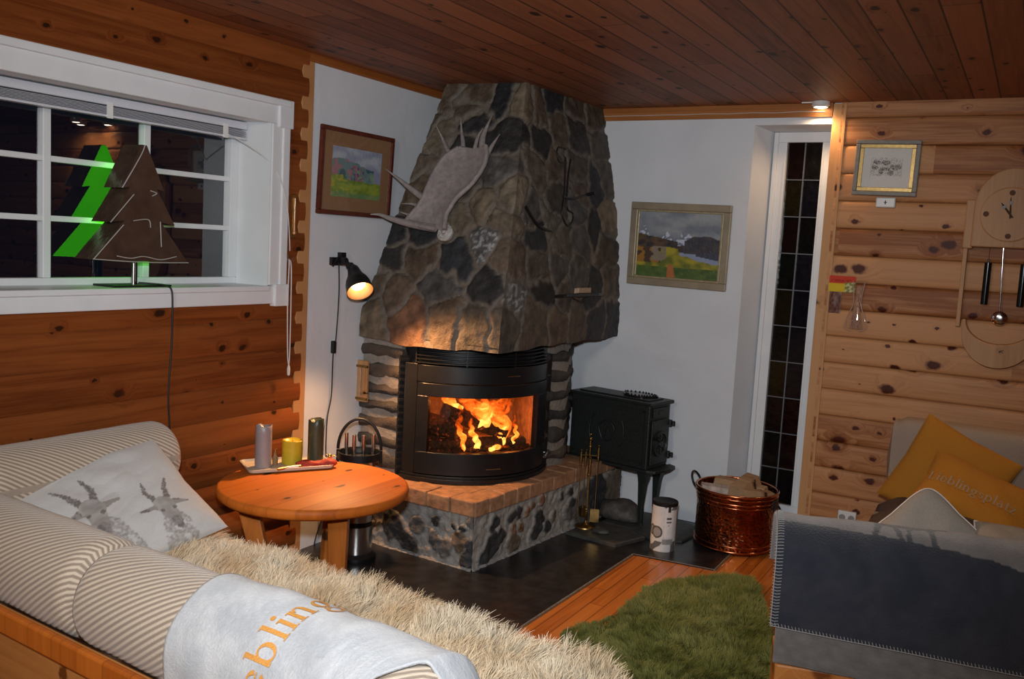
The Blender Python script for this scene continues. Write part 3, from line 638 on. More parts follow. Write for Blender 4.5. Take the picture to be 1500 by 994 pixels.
# side pillars of stacked dark stone
def pillar(poly, seed):
    g = G(); rp = random.Random(seed); g.prism(poly, .34, 1.085)
    for i in range(len(g.v)): g.c[i] = (.25, .22, .19)
    cx = sum(p[0] for p in poly)/len(poly); cy = sum(p[1] for p in poly)/len(poly)
    z = .37; k_ = 0
    while z < 1.05:
        h = rp.uniform(.05, .088); P = []
        for i in range(len(poly)):
            a, b = V(poly[i]), V(poly[(i+1) % len(poly)])
            for j in range(5): P.append(a.lerp(b, j/5))
        o = len(g.v); rows_ = [(0, -.02), (.12, .008), (.5, .02), (.85, .010), (1, -.02)]; c = rp.choice([(.05, .045, .04), (.035, .033, .033), (.085, .065, .05), (.06, .05, .045)])
        vs = []
        for tt, out in rows_:
            for p in P:
                d = V((p[0]-cx, p[1]-cy)).normalized(); q = V(p)+d*(out+.022*noise.noise(V((p[0]*14, p[1]*14, z*20+k_*5))))
                vs.append((q[0], q[1], z+h*tt+.022*noise.noise(V((p[0]*11, p[1]*11, k_*7+tt)))))
        n = len(P); g.add(vs, [(i*n+j, i*n+(j+1) % n, (i+1)*n+(j+1) % n, (i+1)*n+j) for i in range(4) for j in range(n)])
        for i in range(len(vs)): g.c[o+i] = tuple(x*(.9+.5*noise.noise(V(vs[i])*40)) for x in c)
        z += h+rp.uniform(.022, .036); k_ += 1
    obj('side_pillar', g, M['chink'], fp, smooth=50)
pillar([(.01, -1.355), (.262, -1.355), (.262, -1.26), (.01, -1.1)], 2)
pillar([(.752, -.66), (.80, -.50), (.60, -.03), (.30, -.03), (.55, -.50), (.66, -.64)], 5)

# ================================================================== INSERT + FIRE
A_, B_, C_ = V((.30, -1.375)), V((.668, -1.235)), V((.765, -.665))
def circ(a, b, c):
    ax, ay, bx, by, cx, cy = *a, *b, *c; d = 2*(ax*(by-cy)+bx*(cy-ay)+cx*(ay-by))
    ux = ((ax*ax+ay*ay)*(by-cy)+(bx*bx+by*by)*(cy-ay)+(cx*cx+cy*cy)*(ay-by))/d
    uy = ((ax*ax+ay*ay)*(cx-bx)+(bx*bx+by*by)*(ax-cx)+(cx*cx+cy*cy)*(bx-ax))/d
    return V((ux, uy))
CC = circ(A_, B_, C_); RR = (A_-CC).length
a0 = math.atan2(A_.y-CC.y, A_.x-CC.x); a1 = math.atan2(C_.y-CC.y, C_.x-CC.x)
if a1 < a0: a1 += 2*PI
def arc(t, off=0): a = a0+(a1-a0)*t; return V((CC.x+(RR+off)*math.cos(a), CC.y+(RR+off)*math.sin(a)))
NI = -(C_-A_).normalized(); tI = (C_-A_).normalized(); nI = V((tI.y, -tI.x))
def band(g, t0, t1, z0, z1, off=0, th=.02, n=24):
    """curved slab following the front"""
    vs = []
    for i in range(n+1):
        t = t0+(t1-t0)*i/n; p = arc(t, off); q = arc(t, off-th)
        vs += [(p.x, p.y, z0), (p.x, p.y, z1), (q.x, q.y, z1), (q.x, q.y, z0)]
    fs = [(4*i+j, 4*(i+1)+j, 4*(i+1)+(j+1) % 4, 4*i+(j+1) % 4) for i in range(n) for j in range(4)]+[(3, 2, 1, 0), (4*n, 4*n+1, 4*n+2, 4*n+3)]
    g.add(vs, fs)
ins = thing('fireplace_insert', 'black fireplace insert with bowed glass door built into the stone fireplace', 'fireplace', (.5, -1.0, .35))
g = G(); band(g, 0, 1, .352, .372, .018, .12); band(g, .0, 1, .372, .385, .006, .1)
g.prism([tuple(arc(i/12, -.02)) for i in range(13)]+[(.56, -.42), (.20, -.62), (.16, -1.1)], .352, .372)
obj('base_tray', g, M['insert_black'], ins, bevel=.002)
g = G(); band(g, .0, .075, .385, .955, -.004, .05); band(g, .925, 1, .385, .955, -.004, .05); band(g, .075, .925, .865, .953, -.002, .03); band(g, 0, 1, .955, 1.09, -.05, .02)
obj('surround', g, M['insert_black'], ins, bevel=.002, smooth=30)
dr = obj('door', (lambda g: (band(g, .08, .92, .39, .505, .004, .028), band(g, .08, .92, .795, .862, .004, .028), band(g, .08, .145, .505, .795, .004, .028), band(g, .79, .92, .505, .795, .004, .028), g)[-1])(G()), M['insert_black'], ins, bevel=.003, smooth=30)
g = G(); band(g, .14, .80, .50, .80, -.006, .004); obj('glass_pane', g, M['fireglass'], dr, smooth=60, top=V(ins.location))
g = G(); g.tube([(*arc(t, .028), .442+.012*math.sin(PI*(t-.86)/.14)) for t in (.86, .89, .93, .97, 1.0)], [.008, .011, .012, .012, .01], 10)
g.tube([(*arc(.97, .03), .442), (*arc(.97, -.01), .442)], .006, 8); obj('door_handle', g, M['steel'], dr, smooth=60, top=V(ins.location))
g = G(); band(g, .45, .53, .423, .428, .007, .004); band(g, .55, .63, .905, .909, .002, .004); each('badge', g, M['steel'], dr, top=V(ins.location))
g = G()
for i in range(6): z = .962+i*.018; band(g, .06, .94, z, z+.005, .0-.004*i, .03)
for t in (.06, .33, .6, .94): band(g, t-.004, t+.004, .955, 1.075, -.008, .02, 2)
obj('air_grille', g, M['iron'], ins, smooth=30)
g = G()
for sgn, t0 in ((0, -.045), (1, 1.01)):
    g = G()
    for i in range(17):
        z = .40+i*.035; p = arc(0 if not sgn else 1, -.03); q = p+(-tI if not sgn else tI)*.045
        d = (q-p).normalized(); nn = V((d.y, -d.x)) if not sgn else V((-d.y, d.x)); MM = T(p.x, p.y, z)@Matrix.Rotation(math.atan2(d.y, d.x), 4, 'Z')
        g.box(.0, .05, -.012, .012, 0, .014, MM)
    g.box(.0, .05, -.010, .002, -.60, .03, MM); obj('side_fins', g, M['iron'], ins, bevel=.001)

g = G(); p = arc(0, -.05); q = arc(1, -.05)
g.prism([(p.x-.06, p.y-.0), (p.x+.02, p.y-.0), (p.x+.02, p.y+.03), (p.x-.06, p.y+.03)], .352, 1.085); g.prism([(q.x-.02, q.y), (q.x+.005, q.y+.0), (q.x+.005, q.y+.05), (q.x-.02, q.y+.05)], .352, 1.085)
each('side_plate', g, M['insert_black'], ins)
# firebox lining
fb = [arc(.06, -.035), V((.17, -1.1)), V((.22, -.72)), V((.46, -.50)), arc(.94, -.035)]
g = G(); vs = [(p.x, p.y, z) for p in fb for z in (.49, .86)]; g.add(vs, [(2*i, 2*i+1, 2*i+3, 2*i+2) for i in range(4)])
g.add([(*arc(t, -.035), .49) for t in [i/10*.88+.06 for i in range(11)]]+[(p.x, p.y, .49) for p in (fb[3], fb[2], fb[1])], [tuple(range(14))])
g.add([(*arc(t, -.035), .86) for t in [i/10*.88+.06 for i in range(11)]]+[(p.x, p.y, .86) for p in (fb[3], fb[2], fb[1])], [tuple(range(13, -1, -1))])
obj('firebox_lining', g, plain('sooty_firebrick', (.16, .09, .055), .9, bump=.5, bscale=30, var=.4), ins)
def charmat():
    m, nt, b = mat('charred_log'); k = N(nt); f = k.noise(k.obj(), 60, 6, .7); b.inputs['Roughness'].default_value = .9
    k.l(k.ramp(f, [(.35, (.025, .017, .012)), (.7, (.16, .09, .06))]), b.inputs['Base Color'])
    e = k.noise(k.obj(), 34, 5, .6); k.l(k.ramp(e, [(.60, (0, 0, 0)), (.70, (.35, .05, .01)), (.82, (1, .35, .08))]), b.inputs['Emission Color']); b.inputs['Emission Strength'].default_value = 1.0
    k.l(k.bump(f, .8, .02), b.inputs['Normal']); return m
M['char'] = charmat()
def log(a, b, r, label, m='char', name='firewood_log', cat='log', group=None, bark=None):
    a, b = V(a), V(b); g = G(); n = 18; rows_ = 14; vs = []; d = (b-a).normalized(); u = d.cross(V((0, 0, 1))).normalized(); w = d.cross(u)
    for i in range(rows_+1):
        p = a.lerp(b, i/rows_)
        for j in range(n):
            t = 2*PI*j/n; rr_ = r*(1+.16*noise.noise(V((math.cos(t)*1.5, math.sin(t)*1.5, i*.25+a.x*9)))+.05*noise.noise(V((t*3, i, a.y*5)))); vs.append(p+(u*math.cos(t)+w*math.sin(t))*rr_)
    g.add(vs, [(i*n+j, i*n+(j+1) % n, (i+1)*n+(j+1) % n, (i+1)*n+j) for i in range(rows_) for j in range(n)]+[tuple(range(n-1, -1, -1)), tuple(rows_*n+j for j in range(n))])
    return obj(name, g, M[m], org=(a+b)/2-V((0, 0, r)), smooth=50, label=label, cat=cat, group=group)
def FI(t, n_, z): p = A_+(C_-A_)*t+nI*n_; return (p.x, p.y, z)
log(FI(.12, .02, .525), FI(.62, .10, .52), .034, 'charred birch log lying flat at the front left inside the fireplace insert')
log(FI(.50, .08, .525), FI(.80, .06, .52), .033, 'short glowing log at the front right inside the fireplace insert')
log(FI(.10, -.10, .64), FI(.34, .06, .60), .055, 'thick charred log propped at the left inside the fireplace insert')
log(FI(.26, .0, .70), FI(.66, .08, .575), .042, 'burning log leaning diagonally across the fire in the fireplace insert')
log(FI(.10, -.0, .535), FI(.42, -.1, .54), .04, 'ember covered log lying at the back left of the fire')
def flamemat():
    m = bpy.data.materials.new('flame'); m.use_nodes = True; nt = m.node_tree; nt.nodes.clear(); k = N(nt); a = k.n('ShaderNodeAttribute', attribute_name='Col')
    x = k.sep(a.outputs['Color']); n = k.noise(k.obj(), 16, 5, .6, .8)
    heat = k.math('ADD', x[0], k.math('MULTIPLY', k.math('SUBTRACT', n, .5), 1.8), clamp=True)
    e = k.n('ShaderNodeEmission'); k.l(k.ramp(heat, [(0, (.5, .04, .0)), (.45, (1, .13, .01)), (.75, (1, .27, .03)), (1, (1, .52, .12))]), e.inputs[0]); e.inputs[1].default_value = 1.9
    k.l(k.math('MULTIPLY_ADD', heat, 3.2, .5), e.inputs[1])
    lw = k.n('ShaderNodeLayerWeight'); lw.inputs[0].default_value = .35; t = k.n('ShaderNodeBsdfTransparent'); mx = k.n('ShaderNodeMixShader'); o = k.n('ShaderNodeOutputMaterial')
    al = k.math('MULTIPLY', k.math('SUBTRACT', 1, lw.outputs['Facing'], clamp=True), k.math('MULTIPLY_ADD', heat, 1.6, -.15, clamp=True), clamp=True)
    k.l(al, mx.inputs[0]); k.l(t.outputs[0], mx.inputs[1]); k.l(e.outputs[0], mx.inputs[2]); k.l(mx.outputs[0], o.inputs[0]); return m
M['flame'] = flamemat()
g = G()
FL = [([(.60, .07, .55), (.63, .06, .62), (.58, .05, .68), (.64, .05, .73), (.72, .05, .775)], [.035, .056, .05, .03, .003]),
      ([(.50, .06, .62), (.52, .06, .67), (.46, .05, .715), (.38, .04, .755), (.33, .04, .77)], [.03, .05, .04, .026, .003]),
      ([(.35, .10, .50), (.35, .10, .57), (.32, .10, .64), (.34, .10, .70), (.31, .10, .74)], [.012, .017, .014, .009, .001]),
      ([(.46, .10, .50), (.45, .10, .555), (.41, .10, .60), (.40, .10, .66), (.37, .10, .71)], [.014, .018, .014, .009, .001]),
      ([(.63, .10, .52), (.66, .10, .60), (.63, .09, .67), (.67, .09, .73), (.66, .09, .78)], [.010, .014, .012, .009, .001]),
      ([(.71, .09, .52), (.73, .09, .58), (.71, .09, .63), (.73, .09, .68)], [.010, .011, .009, .001]),
      ([(.53, .13, .50), (.57, .13, .512), (.64, .13, .512)], [.010, .014, .005]),
      ([(.38, .02, .70), (.29, .0, .75), (.23, .0, .785)], [.02, .024, .002]),
      ([(.56, .02, .66), (.53, .02, .72), (.57, .0, .77)], [.045, .04, .003])]
for pts, rs in FL:
    P = smoothpath([FI(*p) for p in pts], 9); m_ = len(P); R_ = [max(.001, np.interp(i/(m_-1), np.linspace(0, 1, len(rs)), rs)) for i in range(m_)]
    P = [p+V((tI.x, tI.y, 0))*(.007*math.sin(i*.9+pts[0][0]*20)+.012*noise.noise(p*30)) for i, p in enumerate(P)]; R_ = [r_*(1+.45*noise.noise(P[i]*38)) for i, r_ in enumerate(R_)]
    o = g.tube(P, R_, 14, cap=False)
    for i in range(m_):
        for j in range(14): hh = .95-.8*(i/(m_-1)); g.c[o+i*14+j] = (hh, hh, hh)
obj('flames', g, M['flame'], org=FI(.5, .05, .5), smooth=180, label='orange and yellow flames burning over the logs in the fireplace insert', cat='fire', kind='stuff')
g = G()
for i in range(260):
    p = FI(random.uniform(.15, .85), random.uniform(-.02, .13), .492); r_ = random.uniform(.006, .014)
    g.lathe([(r_*.4, 0), (r_, r_*.5), (r_*.7, r_*1.1), (.001, r_*1.3)], 6, T(*p)@rot('X', random.uniform(-30, 30)))
obj('ember_bed', g, M['char'], org=FI(.5, .05, .49), label='bed of glowing embers and ash under the burning logs', cat='embers', kind='stuff', smooth=60)
# ================================================================== THINGS ON THE FIREPLACE
an = G()
Lp = smoothpath(DATA['ANT_L'], 4); Rp = smoothpath(DATA['ANT_R'], 4); nr = len(Lp); NLn = V((0, -.934, .357)); m_ = 10; top_ = []; 
for side in (1, -1):
    o = len(an.v); vs = []
    for i in range(nr):
        for j in range(m_+1):
            t = j/m_; p = Lp[i].lerp(Rp[i], t); th = .010+.012*math.sin(PI*t)*(1 if side > 0 else .6); dish = .035*(2*t-1)**2
            vs.append(p+NLn*(side*th*(1-.0*t)+dish+.004*noise.noise(p*22)))
    an.add(vs, [((i*(m_+1)+j, i*(m_+1)+j+1, (i+1)*(m_+1)+j+1, (i+1)*(m_+1)+j) if side > 0 else (i*(m_+1)+j, (i+1)*(m_+1)+j, (i+1)*(m_+1)+j+1, i*(m_+1)+j+1)) for i in range(nr-1) for j in range(m_)])
for j0 in (0, m_):
    an.tube([Lp[i].lerp(Rp[i], j0/m_)+NLn*.035 for i in range(nr)], .013, 10)
an.tube([Lp[-1].lerp(Rp[-1], t/8)+NLn*(.035*(2*t/8-1)**2) for t in range(9)], .013, 8)
for pts, r in DATA['TINES']:
    P = smoothpath(pts, 5); P = [p+NLn*.01 for p in P]; n_ = len(P); an.tube(P, [max(.0022, r*(1-(i/(n_-1))**1.6)) if r > .006 else r for i in range(n_)], 10)
bp = V(DATA['BURR']); an.tube([bp+V((-.02, 0, .05)), bp+V((0, -.01, 0))], [.03, .026], 12)
an_o = thing('moose_antler', 'weathered grey moose antler mounted on the left face of the stone hood', 'antler', tuple(bp))
obj('antler_palm', an, plain('antler_grey', (.25, .22, .21), .6, bump=.35, bscale=40, var=.22), an_o, smooth=70)
g = G(); MB_ = T(*(bp+NLn*.02))@NLn.to_track_quat('Z', 'Y').to_matrix().to_4x4()
g.lathe([(.044, -.01), (.046, .006), (.034, .016), (.03, .012), (.012, .013), (.010, .004), (.001, .004)], 22, MB_); g.lathe([(.009, .012), (.009, .018), (.001, .02)], 10, MB_)
obj('burr', g, plain('antler_burr', (.42, .40, .38), .7, bump=.8, bscale=70, var=.35), an_o, smooth=40)
HK = DATA['HOOK']
t = thing('iron_pot_hook', 'wrought iron trammel hook with looped links hanging on the right hood face', 'hook', tuple(HK[1][5]))
g = G(); g.tube(smoothpath(HK[0], 5), .004, 8); obj('upper_ring', g, M['iron'], t, smooth=60)
g = G(); g.tube(smoothpath(HK[1], 5), .005, 8); obj('long_link', g, M['iron'], t, smooth=60)
g = G(); g.tube(smoothpath(HK[2], 4), .006, 8); g.tube([V(HK[2][2]), V(HK[2][2])+V((.05, 0, .01))], .008, 8); obj('cross_bar', g, M['iron'], t, smooth=60)
g = G(); P = smoothpath(HK[3], 4); g.tube(P, [.009]*(len(P)-3)+[.007, .005, .003], 8); P2 = V(HK[3][1]); g.tube([P2, P2+V((.03, .0, .015))], .007, 6)
obj('iron_peg', g, M['iron'], org=HK[3][1], smooth=60, label='short bent iron peg in the stones left of the hanging pot hook', cat='peg')
BK = [V(p) for p in DATA['BRK']]
t = thing('iron_candle_bracket', 'rusty iron bracket with a small pale square block low on the right hood face', 'bracket', tuple(BK[1]))
NRn = V((.986, -.01, .163)); g = G()
u_ = (BK[2]-BK[1]).normalized(); L_ = (BK[2]-BK[0]).length
MR = Matrix.Translation(BK[0])@Matrix(((u_.x, NRn.x, 0, 0), (u_.y, NRn.y, 0, 0), (u_.z, NRn.z, 1, 0), (0, 0, 0, 1)))
g.prism([(0, -.0), (L_*.1, .025), (L_*.2, .01), (L_*.25, .045), (L_*.8, .045), (L_, .02), (L_, 0)], -.012, .004, MR); g.tube([MR@V((L_*.3, .02, -.015)), MR@V((L_*.45, .03, -.04)), MR@V((L_*.6, .02, -.02))], .004, 6); g.tube([MR@V((L_*.62, .03, 0)), MR@V((L_*.62, .035, .06))], .005, 6)
obj('iron_plate', g, M['iron'], t, bevel=.002)
g = G(); g.box(L_*.33, L_*.6, .02, .05, .006, .034, MR); obj('pale_block', g, plain('pale_block', (.42, .30, .19), .7, bump=.5, var=.3), t, bevel=.003)
# wall thermometer on the left pillar
t = thing('wooden_thermometer', 'small wooden board thermometer on the left stone pillar beside the white wall', 'thermometer', (.035, -1.385, .72))
g = G(); g.box(.0, .07, -1.392, -1.376, .715, .935); g.box(.012, .058, -1.398, -1.39, .76, .90); obj('back_board', g, M['clock_wood'], t, bevel=.003)
g = G()
for z in (.732, .905): g.box(-.002, .072, -1.400, -1.39, z-.006, z+.006)
each('strap', g, M['dull_brass'], t)
g = G(); g.tube([(.035, -1.401, .75), (.035, -1.401, .9)], .0035, 8); obj('glass_tube', g, M['silver'], t, smooth=60)

# ================================================================== LEFT WALL THINGS
def picture(name, label, MM, w, h, fw, fd, fm, inner=None, mw=0, mm=None, painter=None, res=(110, 90), inner_w=.008, art_mat='paint', glass=True, cat='picture'):
    """MM: local x right, z up, -y toward the room; origin = centre on the wall"""
    t = thing(name, label, cat, tuple(MM@V((0, 0, -h/2))))
    g = G(); frame(g, 0, -w/2, w/2, -h/2, h/2, fw, fd, MM); f_ = obj('frame', g, fm, t, bevel=.004)
    if inner:
        g = G(); frame(g, 0, -w/2+fw, w/2-fw, -h/2+fw, h/2-fw, inner_w, fd*.8, MM); obj('inner_moulding', g, inner, t, bevel=.002)
    iw = w-2*fw-(2*inner_w if inner else 0); ih = h-2*fw-(2*inner_w if inner else 0)
    if mm: g = G(); g.box(-iw/2, iw/2, -fd*.45, -.001, -ih/2, ih/2, MM); obj('mat_board', g, mm, t)
    aw, ah = iw-2*mw, ih-2*mw; g = G(); d = -fd*.5
    g.grid(lambda u, v: MM@V((-aw/2+aw*u, d, -ah/2+ah*v)), res[0], res[1], colf=painter); obj('painting', g, M[art_mat], t)
    if glass: g = G(); g.add([MM@V(p) for p in ((-iw/2, -fd*.62, -ih/2), (iw/2, -fd*.62, -ih/2), (iw/2, -fd*.62, ih/2), (-iw/2, -fd*.62, ih/2))], [(0, 1, 2, 3)]); obj('glass', g, M['clear'], t)
    return t
def mixc(a, b, t): t = min(1, max(0, t)); return tuple(a[i]*(1-t)+b[i]*t for i in range(3))
def s_(*c): return S(*c)[:3]
def K(c, k): return tuple(min(1, x*k) for x in c[:3])
E_ = 2.2
def paint_meadow(u, v):
    n1 = noise.noise(V((u*4, v*7, 1))); n2 = noise.noise(V((u*13, v*16, 4))); n3 = noise.noise(V((u*32, v*10, 7)))
    if v > .70+.07*math.sin(u*5+.6)+.03*n2-.18*max(0, u-.6): c = mixc(s_(122, 128, 136), s_(98, 104, 120), .5+n1*1.2+n3*.4)
    elif v > .42+.08*n1+.02*n2-.12*(u-.3):
        c = s_(72, 92, 92); k_ = noise.noise(V((u*7, v*6, 11)))+.25*n2
        if k_ > .22: c = s_(44, 66, 70)
        if k_ < -.12: c = s_(112, 80, 84) if u < .5 else s_(86, 108, 84)
        if .38 < u < .64 and n2 > -.02 and v < .66: c = s_(48, 52, 84) if n3 > 0 else s_(110, 76, 84)
        if u > .6 and abs(v-(.74-.4*(u-.6))) < .03: c = s_(34, 68, 60)
        if u > .85 and v < .6: c = s_(98, 102, 120)
    else:
        c = mixc(s_(72, 94, 34), s_(102, 112, 40), .5+n1*1.5+n2); 
        if u < .35 and n2 > .2: c = s_(118, 112, 40)
        if v < .1: c = mixc(c, s_(70, 96, 70), .6)
    return K(c, E_)
def paint_fjord(u, v):
    n1 = noise.noise(V((u*3, v*6, 2))); n2 = noise.noise(V((u*11, v*13, 5))); n3 = noise.noise(V((u*26, v*22, 9)))
    hz = .58; mt = .62+.07*math.sin(u*PI*2.3+2.8)*(u < .62)-.02+.015*n2
    right = .66-.9*(u-.82)**2*1.6+.01*n2
    ridge = max((.66-.20*(u+.0)) if u < .5 else .50, right if u > .58 else 0)+.012*n2
    if v > ridge:
        c = mixc(s_(84, 90, 98), s_(112, 114, 116), .5+1.1*n1+.4*n2)
        for pc, ph, pw in ((.07, .79, .06), (.36, .71, .07), (.55, .72, .08), (.62, .69, .05)):
            if v < ph-abs(u-pc)*(ph-ridge)/pw: c = s_(142, 146, 158) if n3 > -.1 else s_(84, 88, 100)
    elif v > .46+.1*n1-.06*(u > .5):
        c = mixc(s_(34, 32, 34), s_(66, 50, 34), .5+1.4*n2) if u < .55 else mixc(s_(36, 36, 44), s_(52, 48, 50), .5+n2)
    else:
        c = mixc(s_(70, 76, 24), s_(122, 112, 30), .5+1.2*n1+n2)
        if u < .3 and v > .22: c = s_(112, 76, 28) if n2 > 0 else s_(52, 40, 32)
        if .18 < u < .36 and .25 < v < .5 and n2 > -.2: c = s_(98, 88, 74)
        if u > .52 and .24 < v < .46 and abs(v-(.40-.28*(u-.55))) < .055+.02*n2: c = s_(100, 108, 128)
        if u > .72 and v > .30 and v > .5-.2*u: c = s_(44, 46, 56)
        if v < .16: c = mixc(s_(62, 78, 32), s_(44, 62, 26), .5+n2)
        if abs(u-.42-.1*(.2-v)) < .045*(1.1-v*2) and v < .2: c = s_(128, 76, 40)
    return K(c, 2.0)
def paint_sketch(u, v):
    c = (.74, .72, .68); x = (u-.5)*2; y = (v-.5)*2; n2 = noise.noise(V((u*22, v*26, 3))); n3 = noise.noise(V((u*60, v*55, 8)))
    if abs(x) < .62 and -.42 < y < .52:
        k_ = 0
        if n2 > .12: k_ += .3
        if n3 > .18: k_ += .35
        for cx_, cy_, rx, ry in ((-.42, .28, .16, .09), (-.02, .26, .2, .12), (-.5, .02, .14, .12), (.4, .05, .26, .13), (-.22, -.2, .1, .14), (.2, -.24, .12, .14), (-.05, -.05, .2, .08)):
            if ((x-cx_)/rx)**2+((y-cy_)/ry)**2 < 1+n3: k_ += .55
        if y > .42 and abs(x) > .35: k_ *= .5
        c = mixc(c, (.03, .03, .03), min(1, k_)*(1 if n3 > -.22 else .3))
    if abs(abs(x)-.66) < .008 and abs(y) < .5: c = (.5, .48, .45)
    return c
ML = lambda y, z: T(.022, y, z)@rot('Z', 90)
frame_red = plain('mahogany_frame', (.10, .022, .012), .3, var=.3, bscale=30)
t = picture('framed_picture', 'watercolour of hills and green meadow in brown mat and dark red wooden frame', ML(-1.49, 1.898)@rot('X', 2.0), .565, .425, .022, .022, frame_red, painter=paint_meadow, mw=.068, mm=plain('brown_mat_board', (.26, .135, .06), .9, var=.05))
wl = (.76, .58, .36)
picture('framed_picture', 'oil painting of a fjord with snowy peaks in a pale gold frame', T(1.238, -.016, 1.632)@rot('Y', .7)@rot('X', 1.5), .607, .487, .042, .026, plain('pale_gold_frame', (.30, .25, .17), .42, .25, var=.15, bscale=12), inner=plain('gold_lip', (.40, .32, .19), .4, .4, var=.2), painter=paint_fjord, inner_w=.012, glass=False)
picture('framed_picture', 'small ink drawing of grazing animals in grey and gold frame on the pale pine wall', T(2.34, -.034, 2.085)@rot('Y', .8), .315, .285, .022, .024, plain('grey_frame', (.22, .20, .17), .5, var=.15), inner=plain('gold_lip_small', (.48, .33, .12), .35, .5, var=.2), painter=paint_sketch, inner_w=.020, art_mat='print')
# clip-on spot lamp on the white wall
LP = [V(p) for p in DATA['LAMP']]
t = thing('wall_lamp', 'black adjustable spot lamp switched on, mounted on the white wall left of the fireplace', 'lamp', (.012, -1.60, 1.45))
g = G(); g.box(.012, .03, -1.655, -1.575, 1.435, 1.475); g.box(.025, .05, -1.61, -1.57, 1.44, 1.50); g.tube([(.03, -1.65, 1.43), (.04, -1.60, 1.495)], .006, 8); obj('bracket', g, M['iron'], t, bevel=.003)
g = G(); g.tube([(.04, -1.595, 1.465), (.075, -1.60, 1.45), (.105, -1.60, 1.435)], [.012, .014, .011], 10); g.lathe([(.001, -.018), (.02, -.014), (.02, .014), (.001, .018)], 16, T(.06, -1.60, 1.457)@rot('X', 90)); g.lathe([(.001, -.016), (.017, -.012), (.017, .012), (.001, .016)], 16, T(.10, -1.60, 1.437)@rot('X', 90)); obj('arm', g, M['iron'], t, smooth=50)
sh0 = V((.115, -1.597, 1.43)); shd = (V((.205, -1.535, 1.265))-sh0).normalized(); shd = V((.62, -.34, -.71)).normalized()
MS = Matrix.Translation(sh0)@shd.to_track_quat('Z', 'Y').to_matrix().to_4x4()
def bell(g, k_=1., inner=False):
    pr = [(.018, -.005), (.028, .01), (.033, .035), (.040, .06), (.054, .085), (.062, .11), (.065, .15), (.068, .158)]
    g.lathe([(r*k_-(.003 if inner else 0), z) for r, z in pr], 36, MS, cap=False)
g = G(); bell(g); g.lathe([(.001, -.008), (.018, -.005)], 36, MS, cap=False)
shade = obj('lamp_shade', g, M['iron'], t, smooth=70)
g = G(); bell(g, 1, True); obj('shade_lining', g, plain('warm_lining', (.60, .36, .16), .35, .3, var=.05), shade, smooth=70, top=V(t.location))
g = G(); g.lathe([(.001, .02), (.02, .03), (.035, .085), (.038, .112), (.034, .124), (.001, .128)], 24, MS); obj('bulb', g, emis('lamp_bulb', (1, .66, .36), 5), t, smooth=60)
t2 = thing('lamp_cord', 'thin black cord with inline switch running down the white wall below the spot lamp', 'cord', (.02, -1.65, .05))
g = G(); g.tube(smoothpath([V(p)+V((.006, .006*math.sin(i*1.7), 0)) for i, p in enumerate(DATA['CORD1'])], 6), .0035, 8); obj('cord', g, M['cord'], t2, smooth=60)
g = G(); sw = V(DATA['SWITCH']); g.box(sw.x-.008, sw.x+.014, sw.y-.012, sw.y+.012, sw.z-.032, sw.z+.032); obj('inline_switch', g, M['iron'], t2, bevel=.005)
t = thing('wall_socket', 'white wall socket with black plug low on the white wall behind the table', 'socket', (.0, -1.60, .12))
g = G(); g.box(0, .012, -1.66, -1.55, .10, .20); obj('cover_plate', g, M['white_plastic'], t, bevel=.004)
g = G(); g.lathe([(.02, 0), (.02, .03), (.012, .045)], 16, T(.012, -1.605, .15)@rot('Y', 90)); obj('plug', g, M['iron'], t, smooth=50)
t = thing('brass_thermometer', 'slim brass window thermometer on the pine wall right of the left window', 'thermometer', (.03, -1.93, 1.56))
g = G(); g.box(.024, .032, -1.948, -1.918, 1.56, 1.765); obj('back_plate', g, M['brass'], t, bevel=.006)
g = G(); g.tube([(.036, -1.933, 1.585), (.036, -1.933, 1.745)], .005, 10); g.lathe([(.001, -.01), (.009, -.006), (.009, .006), (.001, .01)], 12, T(.036, -1.933, 1.585)); obj('glass_tube', g, plain('amber_tube', (.45, .2, .06), .15), t, smooth=50)

# ---- tree shaped lamp on the sill
yc = -2.733; tz = 1.445
TREE = [(-.223, 1.445), (.223, 1.435), (.085, 1.597), (.152, 1.588), (.062, 1.728), (.098, 1.722), (.012, 1.895), (-.012, 1.895), (-.098, 1.722), (-.062, 1.728), (-.152, 1.588), (-.085, 1.597)]
t = thing('tree_lamp', 'brown fir tree shaped lamp wrapped in clear film standing on the left window sill', 'lamp', (-.07, yc, 1.338))
def treepoly(x, k_=1., sh=0): return [V((x, yc+y*k_+sh, z)) for y, z in TREE]
def treefill(g, P, flip=False):
    o = g.add(P, []); c = g.add([V((P[0].x, yc, 1.50)), V((P[0].x, yc, 1.65)), V((P[0].x, yc, 1.80))], [])
    F = [(0, 1, c), (1, 2, c), (11, 0, c), (2, 3, c+1), (10, 11, c+1), (2, c+1, c), (11, c, c+1), (3, 4, c+1), (9, 10, c+1), (4, 5, c+2), (4, c+2, c+1), (9, c+1, c+2), (8, 9, c+2), (5, 6, c+2), (7, 8, c+2), (6, 7, c+2)]
    for f in F:
        q = tuple((i if i >= c else i+o) for i in f); g.f.append(q[::-1] if flip else q); g.m.append(g.cur)
XF, XB = -.008, -.118
brown = plain('dark_brown_paper', (.060, .036, .026), .20, bump=.6, bscale=14, var=.25)
g = G(); treefill(g, treepoly(XF)); obj('front_panel', g, brown, t)
g = G(); P = treepoly(XF); Q = treepoly(XB); o = g.add(P+Q, []); 
for i in range(12):
    if i == 0: continue
    g.f.append((i, (i+1) % 12, 12+(i+1) % 12, 12+i)); g.m.append(0)
obj('side_panel', g, brown, t)
